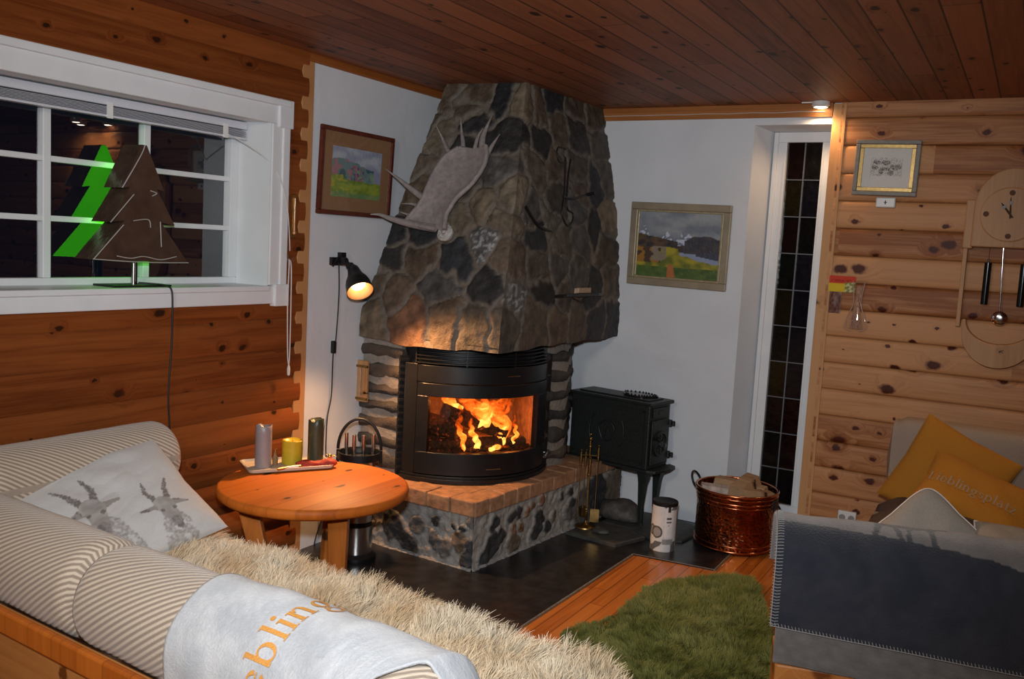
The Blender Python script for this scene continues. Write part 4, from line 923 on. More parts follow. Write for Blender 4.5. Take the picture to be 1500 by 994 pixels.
def greenmat():
    m, nt, b = mat('glowing_green_paper'); k = N(nt); c = k.ramp(k.noise(k.obj(), 5, 2), [(.3, (.05, .62, .0)), (.7, (.08, .72, .0))]); k.l(c, b.inputs['Base Color']); k.l(c, b.inputs['Emission Color']); b.inputs['Emission Strength'].default_value = 2.6; return m
g = G(); treefill(g, treepoly(XB), True); obj('back_panel', g, greenmat(), t)
g = G(); rf = random.Random(9)
for pts in ([(-.223, 1.447), (0, 1.437), (.223, 1.437)], [(-.223, 1.447), (-.09, 1.58)], [(-.15, 1.588), (-.05, 1.70)], [(-.098, 1.722), (-.02, 1.85), (.0, 1.895)], [(.08, 1.6), (.085, 1.50)], [(-.05, 1.598), (.02, 1.606), (.03, 1.575)], [(.03, 1.72), (.06, 1.712), (.04, 1.700)], [(-.12, 1.46), (-.06, 1.452), (0, 1.46), (.08, 1.448), (.16, 1.462)]):
    g.tube(smoothpath([V((XF+.004, yc+a+rf.uniform(-.003, .003), z)) for a, z in pts], 5), .0022, 6)
obj('film_crease', g, M['clear'] if False else plain('shiny_film', (.5, .48, .46), .08, .2), t, smooth=60)
g = G(); g.tube([(-.063, yc, 1.338), (-.063, yc, 1.46)], .008, 12); obj('pole', g, M['steel'], t, smooth=60)
g = G(); g.tube([(-.075, yc+.012, 1.34), (-.075, yc+.012, 1.46)], .012, 10); g.box(-.13, .0, yc-.135, yc+.135, 1.338, 1.346); obj('base', g, M['iron'], t, bevel=.002)
g = G(); g.tube(smoothpath([V((-.06, yc+.02, 1.352)), V((-.02, yc+.07, 1.349)), V((.02, yc+.085, 1.346)), V((.052, yc+.09, 1.33)), V((.058, yc+.092, 1.26)), V((.052, yc+.095, 1.1)), V((.05, yc+.085, .9)), V((.046, yc+.10, .72)), V((.045, yc+.10, .5)), V((.045, yc+.12, .3))], 6), .0038, 8)
obj('lamp_cord', g, M['cord'], org=(.05, yc+.09, .3), smooth=60, label='black cord hanging from the tree lamp down the orange pine wall', cat='cord')

# ================================================================== ROUND TABLE AND WHAT STANDS ON IT
TC = V((.535, -2.30, 0)); TR_ = .395; TZ = .55
t = thing('round_table', 'round orange pine coffee table with thick rounded top and slanted legs', 'table', tuple(TC))
g = G(); g.lathe([(.001, TZ), (TR_-.015, TZ), (TR_-.004, TZ-.006), (TR_, TZ-.018), (TR_-.002, TZ-.034), (TR_-.016, TZ-.046), (TR_-.05, TZ-.05), (.001, TZ-.05)], 96, T(TC.x, TC.y, 0), cap=False); obj('table_top', g, M['table_wood'], t, smooth=50)
def leg(a, b, w0, w1, yaw):
    a, b = V(a), V(b); g = G(); R_ = Matrix.Rotation(math.radians(yaw), 3, 'Z'); P = []
    for q, w in ((a, w0), (b, w1)):
        for sx, sy in ((-1, -1), (1, -1), (1, 1), (-1, 1)): P.append(q+R_@V((sx*w/2, sy*.021, 0)))
    g.add(P, [(3, 2, 1, 0), (4, 5, 6, 7), (0, 4, 5, 1), (1, 5, 6, 2), (2, 6, 7, 3), (3, 7, 4, 0)][:] ); return g
obj('leg', leg((.74, -2.38, TZ-.05), (.715, -2.345, 0), .085, .06, 25), M['leg_wood'], t, bevel=.006)
obj('leg', leg((.385, -2.53, TZ-.05), (.56, -2.52, 0), .085, .055, 30), M['leg_wood'], t, bevel=.006)
obj('leg', leg((.44, -2.05, TZ-.05), (.46, -2.12, 0), .085, .06, 70), M['leg_wood'], t, bevel=.006)
g = G(); g.box(.44, .72, -2.46, -2.41, TZ-.085, TZ-.05); g.box(.44, .5, -2.42, -2.1, TZ-.085, TZ-.05); obj('apron', g, M['leg_wood'], t, bevel=.003)
tr = M_TR = T(.262, -2.175, TZ)@rot('Z', 58)
def rrect(w, h, r, n=6):
    P = []
    for cx_, cy_, s0 in ((w/2-r, h/2-r, 0), (-w/2+r, h/2-r, 90), (-w/2+r, -h/2+r, 180), (w/2-r, -h/2+r, 270)):
        for i in range(n+1): a = math.radians(s0+90*i/n); P.append((cx_+r*math.cos(a), cy_+r*math.sin(a)))
    return P
g = G(); P0 = rrect(.37, .20, .025); n_ = len(P0)
rings = [(.92, .0, .003), (1.0, 0, .006), (1.03, 0, .019), (1.0, 0, .020), (.955, 0, .010), (.01, 0, .009)]
vs = [M_TR@V((x*k_, y*k_, z)) for k_, _, z in rings for x, y in P0]
g.add(vs, [(i*n_+j, i*n_+(j+1) % n_, (i+1)*n_+(j+1) % n_, (i+1)*n_+j) for i in range(len(rings)-1) for j in range(n_)]+[tuple(range(n_-1, -1, -1))])
obj('tray', g, plain('cream_tray', (.50, .42, .33), .45, var=.05), org=(.262, -2.175, TZ+.003), smooth=40, label='cream rectangular tray on the left side of the round table', cat='tray')
def candle(loc, r, h, m, label, rim=.0, wobble=0):
    t = thing('candle', label, 'candle', loc, 'candles on the tray'); g = G(); n = 28; rows_ = 8; prf = [(r*.985, 0), (r, .003)]+[(r, h*i/6) for i in range(1, 6)]+[(r, h-.003), (r*.92, h+rim*.3), (r*.8, h-.006), (r*.5, h-.012), (.001, h-.014)]
    vs = []
    for k_, (rr_, z) in enumerate(prf):
        for j in range(n):
            a = 2*PI*j/n; w = wobble*noise.noise(V((math.cos(a)*1.6, math.sin(a)*1.6, loc[0]*30)))*(1 if z > h*.9 else 0)
            vs.append(V(loc)+V((rr_*math.cos(a), rr_*math.sin(a), z+w)))
    g.add(vs, [(i*n+j, i*n+(j+1) % n, (i+1)*n+(j+1) % n, (i+1)*n+j) for i in range(len(prf)-1) for j in range(n)]+[tuple(range(n-1, -1, -1))])
    obj('wax', g, m, t, smooth=50); g = G(); g.tube([V(loc)+V((0, 0, h-.015)), V(loc)+V((.002, 0, h-.002))], .0015, 6); obj('wick', g, M['cord'], t)
    return t
TT = TZ+.010
candle((.215, -2.275, TT), .036, .185, plain('grey_wax', (.27, .235, .24), .4, var=.06), 'tall grey pillar candle at the left end of the tray', wobble=.012)
candle((.262, -2.145, TT), .045, .108, plain('yellow_wax', (.50, .36, .02), .35, var=.06), 'short yellow pillar candle in the middle of the tray', wobble=.004)
candle((.300, -2.035, TT), .035, .19, plain('dark_green_wax', (.045, .050, .026), .4, var=.1), 'tall dark green pillar candle at the right end of the tray', wobble=.010)
t = thing('small_bottle', 'tiny clear brown bottle between the grey and the yellow candle', 'bottle', (.235, -2.215, TT)); g = G(); g.lathe([(.012, 0), (.013, .03), (.006, .045), (.006, .06), (.001, .061)], 16, T(.225, -2.212, TT)); obj('bottle_body', g, plain('brown_glass', (.25, .15, .08), .12), t, smooth=50)
g = G(); g.lathe([(.0075, .055), (.0075, .07), (.001, .071)], 14, T(.225, -2.212, TT)); obj('cap', g, M['dull_brass'], t, smooth=40)
g = G(); d0 = V((.375, -2.11, TT+.012))
def cloth_roll(u, v):
    a = 2*PI*v; r_ = (.018+.006*math.sin(u*9)+.006*noise.noise(V((u*6, math.cos(a), math.sin(a)))))*(1-.5*abs(2*u-1)**3); p = d0+V((math.cos(.95), math.sin(.95), 0))*(u-.5)*.18
    return p+V((-math.sin(.95)*math.cos(a)*r_*1.5, math.cos(.95)*math.cos(a)*r_*1.5, math.sin(a)*r_*.9))
g.grid(cloth_roll, 30, 16, closev=True); obj('folded_cloth', g, plain('red_cloth', (.34, .022, .014), .7, bump=.4, bscale=60, var=.25), org=tuple(d0-V((0, 0, .012))), smooth=60, label='crumpled red cloth lying along the front edge of the tray', cat='cloth')
t = thing('lighter', 'slim brown and white gas lighter lying at the front of the tray', 'lighter', (.31, -2.235, TT))
g = G(); g.tube([(.318, -2.29, TT+.008), (.328, -2.245, TT+.008)], .006, 10); obj('nozzle', g, M['brass'], t, smooth=40)
g = G(); g.tube([(.328, -2.245, TT+.008), (.345, -2.195, TT+.008)], .008, 10); obj('handle', g, M['white_plastic'], t, smooth=40)
g = G(); g.tube([(.345, -2.195, TT+.008), (.36, -2.15, TT+.008)], .006, 10); obj('end_piece', g, M['brass'], t, smooth=40)
t = thing('brass_ornament', 'small brass figure at the right tip of the tray', 'ornament', (.365, -2.01, TT))
g = G(); ob = V((.365, -2.01, TT)); g.lathe([(.016, 0), (.014, .006), (.006, .012), (.012, .022), (.009, .032), (.001, .036)], 14, T(*ob)); g.tube([ob+V((.0, 0, .02)), ob+V((.018, .012, .03)), ob+V((.026, .016, .022))], [.006, .005, .003], 8); g.tube([ob+V((.0, 0, .02)), ob+V((-.014, -.010, .034))], [.005, .003], 8); obj('figure', g, M['brass'], t, smooth=60)

# ================================================================== FIRE TOOLS, STOVE, BUCKET
c0 = V((.285, -1.70, .006))
t = thing('fireplace_tool_set', 'brushed steel fireplace tool set with round black carrying hoop behind the table', 'fireplace tools', tuple(c0)); Mc = T(*c0)
g = G(); g.lathe([(.098, 0), (.10, .01), (.10, .02), (.078, .035)], 40, Mc); obj('foot', g, M['iron'], t, smooth=40)
g = G(); g.lathe([(.078, .03), (.078, .17)], 40, Mc); g.lathe([(.078, .195), (.078, .50)], 40, Mc); obj('cylinder', g, M['steel'], t, smooth=40)
g = G(); g.lathe([(.074, .16), (.074, .20)], 40, Mc); g.lathe([(.080, .498), (.105, .50), (.105, .535), (.098, .535), (.098, .505)], 40, Mc, cap=False); each('black_band', g, M['iron'], t, smooth=40)
g = G(); az = math.radians(32); ax_ = V((math.cos(az), math.sin(az), 0)); g.tube([c0+ax_*.105*math.cos(a)+V((0, 0, .545+.15*math.sin(a))) for a in [PI*i/24 for i in range(25)]], .0075, 10); g.tube([c0+ax_*.105+V((0, 0, .48)), c0+ax_*.105+V((0, 0, .54))], .0075, 8); g.tube([c0-ax_*.105+V((0, 0, .48)), c0-ax_*.105+V((0, 0, .54))], .0075, 8); obj('hoop', g, M['iron'], t, smooth=60)
for i, (a, b) in enumerate(((-.068, .02), (-.025, -.02), (.022, -.02), (.066, .015))):
    g = G(); p = c0+ax_*a+V((-ax_.y, ax_.x, 0))*b; g.tube([p+V((0, 0, .35)), p+V((0, 0, .50))], .006, 8); g.tube([p+V((0, 0, .50)), p+V((0, 0, .618))], .0095, 12); g.lathe([(.0095, 0), (.008, .004), (.001, .006)], 12, T(*(p+V((0, 0, .616))))); obj('tool_handle', g, M['steel'], t, smooth=50)
# little box stove on tall legs
SA = -10; Ms = T(1.258, -.342, 0)@rot('Z', SA)   # local: -x along the body, +y to the rear, origin = front near corner
st = thing('cast_iron_stove', 'small dark green box shaped cast iron wood stove on tall legs by the white wall', 'stove', tuple(Ms@V((-.28, .13, 0))))
LX, LY, z0, z1 = .545, .225, .335, .735
g = G(); g.box(-LX, 0, 0, LY, z0+.015, z1-.012, Ms); obj('body', g, M['cast'], st, bevel=.008)
g = G(); g.prism([(-LX-.012, -.014), (.016, -.014), (.016, LY+.014), (-LX-.012, LY+.014)], z1-.012, z1+.004, Ms); g.prism([(-LX+.03, .03), (-.03, .03), (-.03, LY-.03), (-LX+.03, LY-.03)], z1+.004, z1+.012, Ms); obj('top_plate', g, M['cast'], st, bevel=.004)
g = G(); g.prism([(-LX-.012, -.012), (.015, -.012), (.015, LY+.012), (-LX-.012, LY+.012)], z0, z0+.018, Ms); obj('bottom_plate', g, M['cast'], st, bevel=.004)
g = G(); g.prism([(.01, -.02), (.06, .0), (.075, .08), (.075, LY-.08), (.06, LY), (.01, LY+.02)], z0+.005, z0+.022, Ms); obj('ash_lip', g, M['cast'], st, bevel=.003)
g = G()   # relief panel on the long side
g.box(-LX+.03, -.03, -.006, 0, z0+.045, z0+.055, Ms); g.box(-LX+.03, -.03, -.006, 0, z1-.055, z1-.045, Ms); g.box(-LX+.03, -LX+.04, -.006, 0, z0+.045, z1-.045, Ms); g.box(-.04, -.03, -.006, 0, z0+.045, z1-.045, Ms)
cxr = -LX*.52; 
g.tube([Ms@V((cxr+.05*math.cos(a)*(1+.15*math.sin(3*a)), -.004, (z0+z1)/2+.06*math.sin(a))) for a in [2*PI*i/30 for i in range(31)]], .004, 6); g.tube([Ms@V((cxr-.02, -.004, (z0+z1)/2-.04)), Ms@V((cxr+.0, -.004, (z0+z1)/2+.03)), Ms@V((cxr+.03, -.004, (z0+z1)/2-.03))], .006, 6)
for sx in (-1, 1): g.tube([Ms@V((cxr+sx*(.09+.03*math.sin(a)), -.003, (z0+z1)/2+.08*math.cos(a))) for a in [PI*i/12 for i in range(13)]], .004, 6)
obj('side_relief', g, M['cast'], st, smooth=60)
g = G(); g.box(0, .014, .02, LY-.02, z0+.04, z1-.10, Ms); dd = obj('stove_door', g, M['cast'], st, bevel=.006)
g = G(); Md = Ms@T(.014, LY*.48, (z0+z1)/2-.04)@rot('Y', 90); g.lathe([(.075, 0), (.075, .010), (.062, .012), (.058, .004), (.02, .005), (.018, .014), (.001, .015)], 30, Md)
for i in range(8):
    a = PI/4*i; g.tube([Md@V((.025*math.cos(a), .025*math.sin(a), .006)), Md@V((.055*math.cos(a), .055*math.sin(a), .006))], .005, 6)
obj('air_valve', g, M['cast'], dd, smooth=40, top=V(st.location))
g = G(); g.tube([Ms@V((.012, .03, (z0+z1)/2+.0)), Ms@V((.045, .02, (z0+z1)/2)), Ms@V((.05, .02, (z0+z1)/2+.02))], [.008, .008, .011], 10); obj('door_latch', g, M['iron'], dd, smooth=50, top=V(st.location))
g = G()
for z in (z0+.085, z1-.13): g.tube([Ms@V((.012, LY-.012, z-.018)), Ms@V((.012, LY-.012, z+.018))], .012, 12); g.tube([Ms@V((.03, LY-.004, z-.012)), Ms@V((.03, LY-.004, z+.012))], .010, 10)
each('hinge', g, M['cast'], dd, smooth=50, top=V(st.location))
g = G(); g.box(.0, .012, .03, LY-.03, z1-.085, z1-.03, Ms); g.box(.01, .016, .08, LY-.08, z1-.07, z1-.045, Ms); obj('upper_panel', g, M['cast'], st, bevel=.003)
for lx, ly in ((-.035, .035), (-.035, LY-.03), (-LX+.04, .035), (-LX+.04, LY-.03)):
    g = G(); prf = [(z0, .040, .0), (z0-.03, .036, .004), (z0-.07, .028, .0), (z0-.2, .019, -.004), (.03, .017, .0), (.012, .022, .006), (.006, .026, .01)]; vs = []
    for z, w, dx in prf:
        sg = 1 if lx > -.2 else -1
        for sx, sy in ((-1, -1), (1, -1), (1, 1), (-1, 1)): vs.append(Ms@V((lx+sg*dx+sx*w*.8, ly+sy*w*.7, z)))
    g.add(vs, [(4*i+j, 4*(i+1)+j, 4*(i+1)+(j+1) % 4, 4*i+(j+1) % 4) for i in range(len(prf)-1) for j in range(4)]+[(0, 1, 2, 3), (27, 26, 25, 24)]); obj('leg', g, M['cast'], st, bevel=.004)
g = G(); g.tube([Ms@V((-LX+.02, .12, .66)), Ms@V((-LX-.05, .12, .665)), Ms@V((-LX-.16, .05, .665))], .05, 24); obj('flue_pipe', g, M['iron'], st, smooth=60)
g = G(); rl = random.Random(2)
P = [(-.16+.11*math.cos(a)*(1+.15*math.sin(3*a)), .13+.075*math.sin(a)) for a in [2*PI*i/22 for i in range(22)]]; g.prism(P, z1+.012, z1+.024, Ms)
for i in range(26): a = 2*PI*i/26; p = Ms@V((-.16+.095*math.cos(a)*(1+.15*math.sin(3*a)), .13+.062*math.sin(a), z1+.024)); g.lathe([(.006, 0), (.005, .005), (.001, .007)], 6, T(*p))
obj('cast_trivet', g, plain('glossy_black', (.02, .02, .02), .15, .4), org=tuple(Ms@V((-.16, .13, z1+.012))), smooth=40, label='shiny black cast trivet lying on the green stove', cat='trivet')
# slate slabs, rock, tools
def slab(poly, z0, z1, name, label, m='slab', cat='slab'):
    g = G(); P = []
    for i in range(len(poly)):
        a, b = V(poly[i]), V(poly[(i+1) % len(poly)])
        for j in range(6): q = a.lerp(b, j/6); P.append((q.x+.010*noise.noise(V((q.x*14, q.y*14, 1))), q.y+.010*noise.noise(V((q.x*14, q.y*14, 7)))))
    c_ = V((sum(p[0] for p in P)/len(P), sum(p[1] for p in P)/len(P), z0)); n = len(P)
    vs = [(p[0], p[1], z0) for p in P]+[(p[0], p[1], z1-.004) for p in P]+[(c_.x+(p[0]-c_.x)*.96, c_.y+(p[1]-c_.y)*.96, z1) for p in P]
    g.add(vs, [(i*n+j, i*n+(j+1) % n, (i+1)*n+(j+1) % n, (i+1)*n+j) for i in range(2) for j in range(n)]+[tuple(range(n-1, -1, -1)), tuple(2*n+j for j in range(n))])
    return obj(name, g, M[m], org=tuple(c_), smooth=30, label=label, cat=cat)
slab([(.95, -.70), (1.26, -.73), (1.34, -.50), (1.20, -.42), (1.02, -.40)], .006, .026, 'slate_slab', 'rough slate slab carrying the brass fire irons beside the hearth')
slab([(1.02, -.385), (1.22, -.40), (1.36, -.48), (1.52, -.42), (1.56, -.15), (1.35, -.03), (1.05, -.03)], .006, .022, 'slate_slab', 'large irregular slate slab under the green stove')
def rock(c, sx, sy, sz, label, m='rock', name='stone', sd=0, n=22):
    g = G()
    def f(u, v):
        a = 2*PI*v; b = PI*(u-.5); d = V((math.cos(b)*math.cos(a), math.cos(b)*math.sin(a), math.sin(b))); k_ = 1+.28*noise.noise(d*1.4+V((sd, 0, 0)))+.08*noise.noise(d*5)
        return V(c)+V((d.x*sx*k_, d.y*sy*k_, max(-sz*.6, d.z*sz*k_)+sz*.6))
    g.grid(f, n//2, n, closev=True); return obj(name, g, M[m], org=tuple(c), smooth=60, label=label, cat='stone')
rock((1.08, -.26, .022), .14, .09, .07, 'rounded dark boulder lying under the green stove beside the hearth', sd=3)
rock((1.115, -.60, .026), .052, .036, .018, 'flat pale grey pebble in front of the brass fire irons', m='steel' if False else 'slab', sd=8)
bt = V((1.0, -.555, .026)); t = thing('brass_fire_irons', 'slender brass fire irons on a round stand in front of the hearth', 'fireplace tools', tuple(bt))
g = G(); g.lathe([(.062, 0), (.06, .006), (.03, .012), (.012, .02), (.007, .035)], 28, T(*bt)); g.tube([bt+V((0, 0, .03)), bt+V((0, 0, .50))], .005, 10)
for z, r_ in ((.10, .010), (.30, .011), (.46, .010), (.505, .012), (.53, .007)): g.lathe([(.001, -r_), (r_*.8, -r_*.6), (r_, 0), (r_*.8, r_*.6), (.001, r_)], 14, T(*(bt+V((0, 0, z)))))
obj('stand', g, M['dull_brass'], t, smooth=50)
for i, a in enumerate((20, 140, 215, 300)):
    d = V((math.cos(math.radians(a)), math.sin(math.radians(a)), 0)); p = bt+d*.048; g = G(); h_ = (.46, .42, .43, .40)[i]
    g.tube([bt+V((0, 0, .41))+d*.005, bt+d*.05+V((0, 0, .41))], .003, 6); g.tube([p+V((0, 0, .10)), p+V((0, 0, h_-.09))], .0034, 8); g.tube([p+V((0, 0, h_-.09)), p+V((0, 0, h_-.04)), p+V((0, 0, h_))], [.005, .008, .006], 10); g.lathe([(.001, -.008), (.008, 0), (.001, .009)], 10, T(*(p+V((0, 0, h_+.006)))))
    if i == 0: g.box(-.025, .025, -.004, .004, 0, .075, T(*(p+V((0, 0, .03))))@rot('Z', a))
    elif i == 1: g.box(-.028, .028, -.02, .02, 0, .05, T(*(p+V((0, 0, .05))))@rot('Z', a))
    elif i == 2: g.tube([p+V((0, 0, .10)), p+V((0, 0, .06)), p+d*.02+V((0, 0, .05))], .003, 6)
    else: g.tube([p+V((-.01, 0, .04)), p+V((0, 0, .10)), p+V((.012, 0, .04))], .003, 6)
    obj(('brush', 'shovel', 'poker', 'tongs')[i], g, M['dull_brass'], t, smooth=50)
# canister
cc = V((1.468, -.575, .006)); t = thing('round_tin', 'tall white and black printed tin with dark lid standing on the slate by the stove', 'tin', tuple(cc))
def tincol(u, v):
    a = v; z = u; c = (.60, .60, .60); n1 = noise.noise(V((a*9, z*5, 2)))
    for a0_, z0_, r_ in ((.62, .45, .075), (.70, .42, .09), (.30, .4, .1), (.5, .75, .07)):
        d = math.hypot((a-a0_)*1.7, (z-z0_)*1.0); 
        if d < r_*1.5: c = (.28, .27, .26)
        if r_*1.1 < d < r_*1.5: c = (.07, .07, .07)
    if z < .22 and n1 > .05: c = (.12, .12, .12)
    if .80 < a < .905 and z > .30: c = (.72, .70, .68); 
    if .82 < a < .89 and (.70 < z < .745 or .64 < z < .66): c = (.08, .07, .07)
    if .845 < a < .862 and .56 < z < .59: c = (.5, .06, .05)
    if .835 < a < .875 and z > .86: c = (.03, .03, .03)
    if .78 < a < .93 and .16 < z < .28: c = (.25, .25, .25)
    if z > .90 and n1 > .0: c = (.15, .15, .15)
    return c
g = G(); g.grid(lambda u, v: cc+V((.066*math.cos(2*PI*v+.1), .066*math.sin(2*PI*v+.1), .25*u)), 70, 160, closev=True, colf=tincol); obj('tin_body', g, M['paint'], t, smooth=60)
g = G(); g.lathe([(.068, .245), (.0695, .25), (.0695, .262), (.066, .266), (.06, .262), (.001, .262)], 40, T(*cc)); obj('lid', g, M['iron'], t, smooth=40)
# copper bucket
bc = V((1.757, -.245, .004)); t = thing('copper_log_bucket', 'large hammered copper bucket with dark ring handles filled with firewood', 'bucket', tuple(bc)); Mb = T(*bc); RB = .208
g = G(); g.lathe([(RB*.96, 0), (RB, .012), (RB+.003, .05), (RB+.003, .27), (RB+.012, .315), (RB+.014, .322), (RB+.008, .322), (RB-.004, .27), (RB-.004, .02), (.001, .018)], 72, Mb); obj('bucket_body', g, M['copper'], t, smooth=40)
g = G()
for z, r_ in ((.018, .006), (.045, .004), (.255, .004), (.275, .007), (.302, .005), (.322, .008)):
    rr_ = RB+(.003 if z < .28 else .011); g.tube([bc+V((rr_*math.cos(a), rr_*math.sin(a), z)) for a in [2*PI*i/60 for i in range(61)]], r_, 8, cap=False)
obj('rim_band', g, M['copper_smooth'], t, smooth=70)
for sg in (-1, 1):
    az = math.radians(-8+(0 if sg > 0 else 180)); d = V((math.cos(az), math.sin(az), 0)); s2 = V((-d.y, d.x, 0)); g = G()
    hc = bc+d*(RB+.035)+V((0, 0, .315 if sg < 0 else .22)); tip = .045 if sg < 0 else .03
    up = V((d.x*(.45 if sg < 0 else .2), d.y*.4, .9 if sg < 0 else -.6)).normalized()
    g.tube([hc+up*(.052*math.cos(a))+s2*(.045*math.sin(a)) for a in [2*PI*i/26 for i in range(27)]], .006, 8, cap=False)
    g.box(-.012, .012, -.018, .018, -.03, .03, T(*(bc+d*(RB+.012)+V((0, 0, .275))))@Matrix.Rotation(az, 4, 'Z')); obj('ring_handle', g, M['iron'], t, smooth=60)
M['splitwood'] = plank('split_birch', 'x', 'y', .4, (.42, .27, .15, 1), (.22, .12, .06, 1), kd=.2, seam=0, rough=.85, contrast=1.3)
M['bark'] = plain('birch_bark', (.42, .34, .30), .8, bump=.6, bscale=30, var=.4)
def split(c, L, w, h, yaw, tilt, label, bark=False):
    MM = T(*c)@rot('Z', yaw)@rot('Y', tilt); g = G(); n = 12; sec = [(-w/2, -h*.35), (-w*.1, -h/2), (w/2, -h*.2), (w*.35, h/2), (-w*.25, h*.42)]; vs = []
    for i in range(n+1):
        x = L*(i/n-.5)
        for y, z in sec: k_ = 1+.10*noise.noise(V((x*9, y*30, z*30+c[0]*20))); vs.append(MM@V((x+.006*noise.noise(V((y*90, z*90, i))), y*k_, z*k_)))
    g.add(vs, [(i*5+j, (i+1)*5+j, (i+1)*5+(j+1) % 5, i*5+(j+1) % 5) for i in range(n) for j in range(5)]+[(0, 1, 2, 3, 4), tuple(n*5+j for j in (4, 3, 2, 1, 0))])
    obj('firewood_log', g, M['bark' if bark else 'splitwood'], org=c, bevel=.003, label=label, cat='log', group='logs in the copper bucket')
split((1.70, -.28, .292), .26, .09, .075, 25, 4, 'pale birch log lying at the left inside the copper bucket', True)
split((1.80, -.235, .325), .22, .11, .105, 80, -8, 'large split log standing highest in the copper bucket')
split((1.87, -.26, .30), .24, .08, .07, 60, 10, 'split log leaning on the right rim of the copper bucket')
split((1.75, -.15, .30), .30, .09, .08, -10, 0, 'reddish split log at the back of the copper bucket')
split((1.74, -.24, .21), .32, .12, .10, 35, 0, 'log deep inside the copper bucket under the others')
split((1.81, -.20, .13), .32, .12, .12, -40, 0, 'lowest log hidden in the dark bottom of the copper bucket')
# ================================================================== RIGHT WALL THINGS
WYR = -.026
t = thing('pendulum_clock', 'pale pine wall clock with round wooden dial, two black weights and silver pendulum', 'clock', (2.93, WYR, 1.15))
CX, CZ = 2.935, 1.86; yb, yf = WYR, WYR-.085
MC = T(CX, 0, 0)@rot('Y', 0)
def xz_prism(g, P, y0, y1): g.prism([(x, z) for x, z in P], -y0, -y1, Matrix(((1, 0, 0, 0), (0, 0, -1, 0), (0, 1, 0, 0), (0, 0, 0, 1))))
arch = [(CX+.165*math.cos(a), CZ+.03+.195*math.sin(a)) for a in [PI*i/24 for i in range(25)]]
g = G(); xz_prism(g, [(CX+.165, 1.70)]+arch+[(CX-.165, 1.70)], yb, yf); obj('face_housing', g, M['clock_wood'], t, bevel=.006)
g = G()
for s in (-1, 1): xz_prism(g, [(CX+s*.20, 1.69), (CX+s*.20, 1.93), (CX+s*.155, 1.93), (CX+s*.155, 1.69)][::s], yb, yf+.018)
each('shoulder_block', g, M['clock_wood'], t, bevel=.006)
g = G()
for s in (-1, 1): g.box(CX+s*.185-.010, CX+s*.185+.010, yf+.03, yb, 1.30, 1.70)
each('side_rail', g, M['clock_wood'], t, bevel=.003)
g = G(); outer = [(CX+.165*math.cos(a), 1.285+.175*math.sin(a)) for a in [PI+PI*i/24 for i in range(25)]]; inner_ = [(CX+.15*math.cos(a), 1.34+.115*math.sin(a)) for a in [2*PI-PI*i/24 for i in range(25)]]
P = outer+[(CX+.165, 1.34)]+inner_+[(CX-.165, 1.34)]
xz_prism(g, P, yb, yf+.01); obj('bottom_bowl', g, M['clock_wood'], t, bevel=.003)
g = G(); Mf = T(CX-.005, yf, CZ)@rot('X', 90); g.lathe([(.132, -.01), (.132, .004), (.126, .008), (.001, .008)], 60, Mf, cap=False); dial = obj('dial', g, plank('dial_pine', 'z', 'x', .5, (.50, .27, .12, 1), (.36, .17, .07, 1), kd=0, seam=0), t, smooth=30)
g = G()
for i in range(4): a = PI/2*i; g.lathe([(.013, .006), (.013, .012), (.001, .013)], 18, T(CX-.005+.104*math.cos(a), yf, CZ+.104*math.sin(a))@rot('X', 90))
each('hour_mark', g, plain('walnut_dot', (.10, .03, .01), .7), dial, smooth=40, top=V(t.location))
g = G()
for ang, L_, w in ((93, .085, .0055), (128, .07, .007)):
    a = math.radians(ang); d = V((math.cos(a), 0, math.sin(a))); c = V((CX-.005, yf-.014, CZ-.0)); g.tube([c-d*.02, c, c+d*L_*.55], [w*.6, w*.9, w*.7], 6); g.lathe([(w*1.7, -.002), (w*1.7, .002)], 12, T(*(c+d*L_*.68))@rot('X', 90)); g.tube([c+d*L_*.75, c+d*L_], [w*.8, .001], 6)
obj('hand', g, plain('dark_hand', (.06, .035, .02), .4), dial, smooth=50, top=V(t.location))
g = G(); g.tube([(CX-.02, WYR-.045, 1.70), (CX-.005, WYR-.045, 1.375)], .0035, 8); g.lathe([(.001, -.006), (.030, -.004), (.036, 0), (.030, .005), (.012, .008), (.001, .008)], 36, T(CX-.004, WYR-.048, 1.355)@rot('X', 90)); obj('pendulum', g, M['silver'], t, smooth=50)
for s in (-1, 1):
    x = CX+s*.078; g = G(); g.tube([(x, WYR-.045, 1.42), (x, WYR-.045, 1.625)], .0165, 20); g.tube([(x, WYR-.045, 1.625), (x, WYR-.045, 1.645)], .004, 8); obj('weight', g, plain('black_lacquer', (.006, .006, .007), .15), t, smooth=50)
    g = G(); g.tube([(x, WYR-.045, 1.645), (x, WYR-.045, 1.70)], .0012, 6); obj('chain', g, M['dull_brass'], t)
t = thing('wall_switch', 'small white cross shaped rocker switch box under the ink drawing', 'switch', (2.352, WYR, 1.88))
g = G(); g.box(2.305, 2.40, WYR-.028, WYR+.01, 1.882, 1.934); obj('switch_box', g, M['white_plastic'], t, bevel=.006)
g = G(); g.box(2.345, 2.36, WYR-.031, WYR-.028, 1.906, 1.910); g.box(2.350, 2.355, WYR-.031, WYR-.028, 1.898, 1.918); obj('mark', g, M['iron'], t)
t = thing('wall_socket', 'white double wall socket low on the pine wall beside the narrow window', 'socket', (2.31, WYR, .18))
g = G(); g.box(2.262, 2.355, WYR-.018, WYR+.01, .18, .25); obj('cover_plate', g, M['white_plastic'], t, bevel=.004)
g = G()
for x in (2.285, 2.332): g.lathe([(.017, 0), (.017, .003), (.001, .003)], 18, T(x, WYR-.016, .215)@rot('X', 90))
each('outlet', g, plain('socket_grey', (.25, .25, .25), .5), t)
t = thing('spice_packet', 'small hanging packet with red and yellow header card on the pale pine wall', 'packet', (2.16, WYR, 1.32))
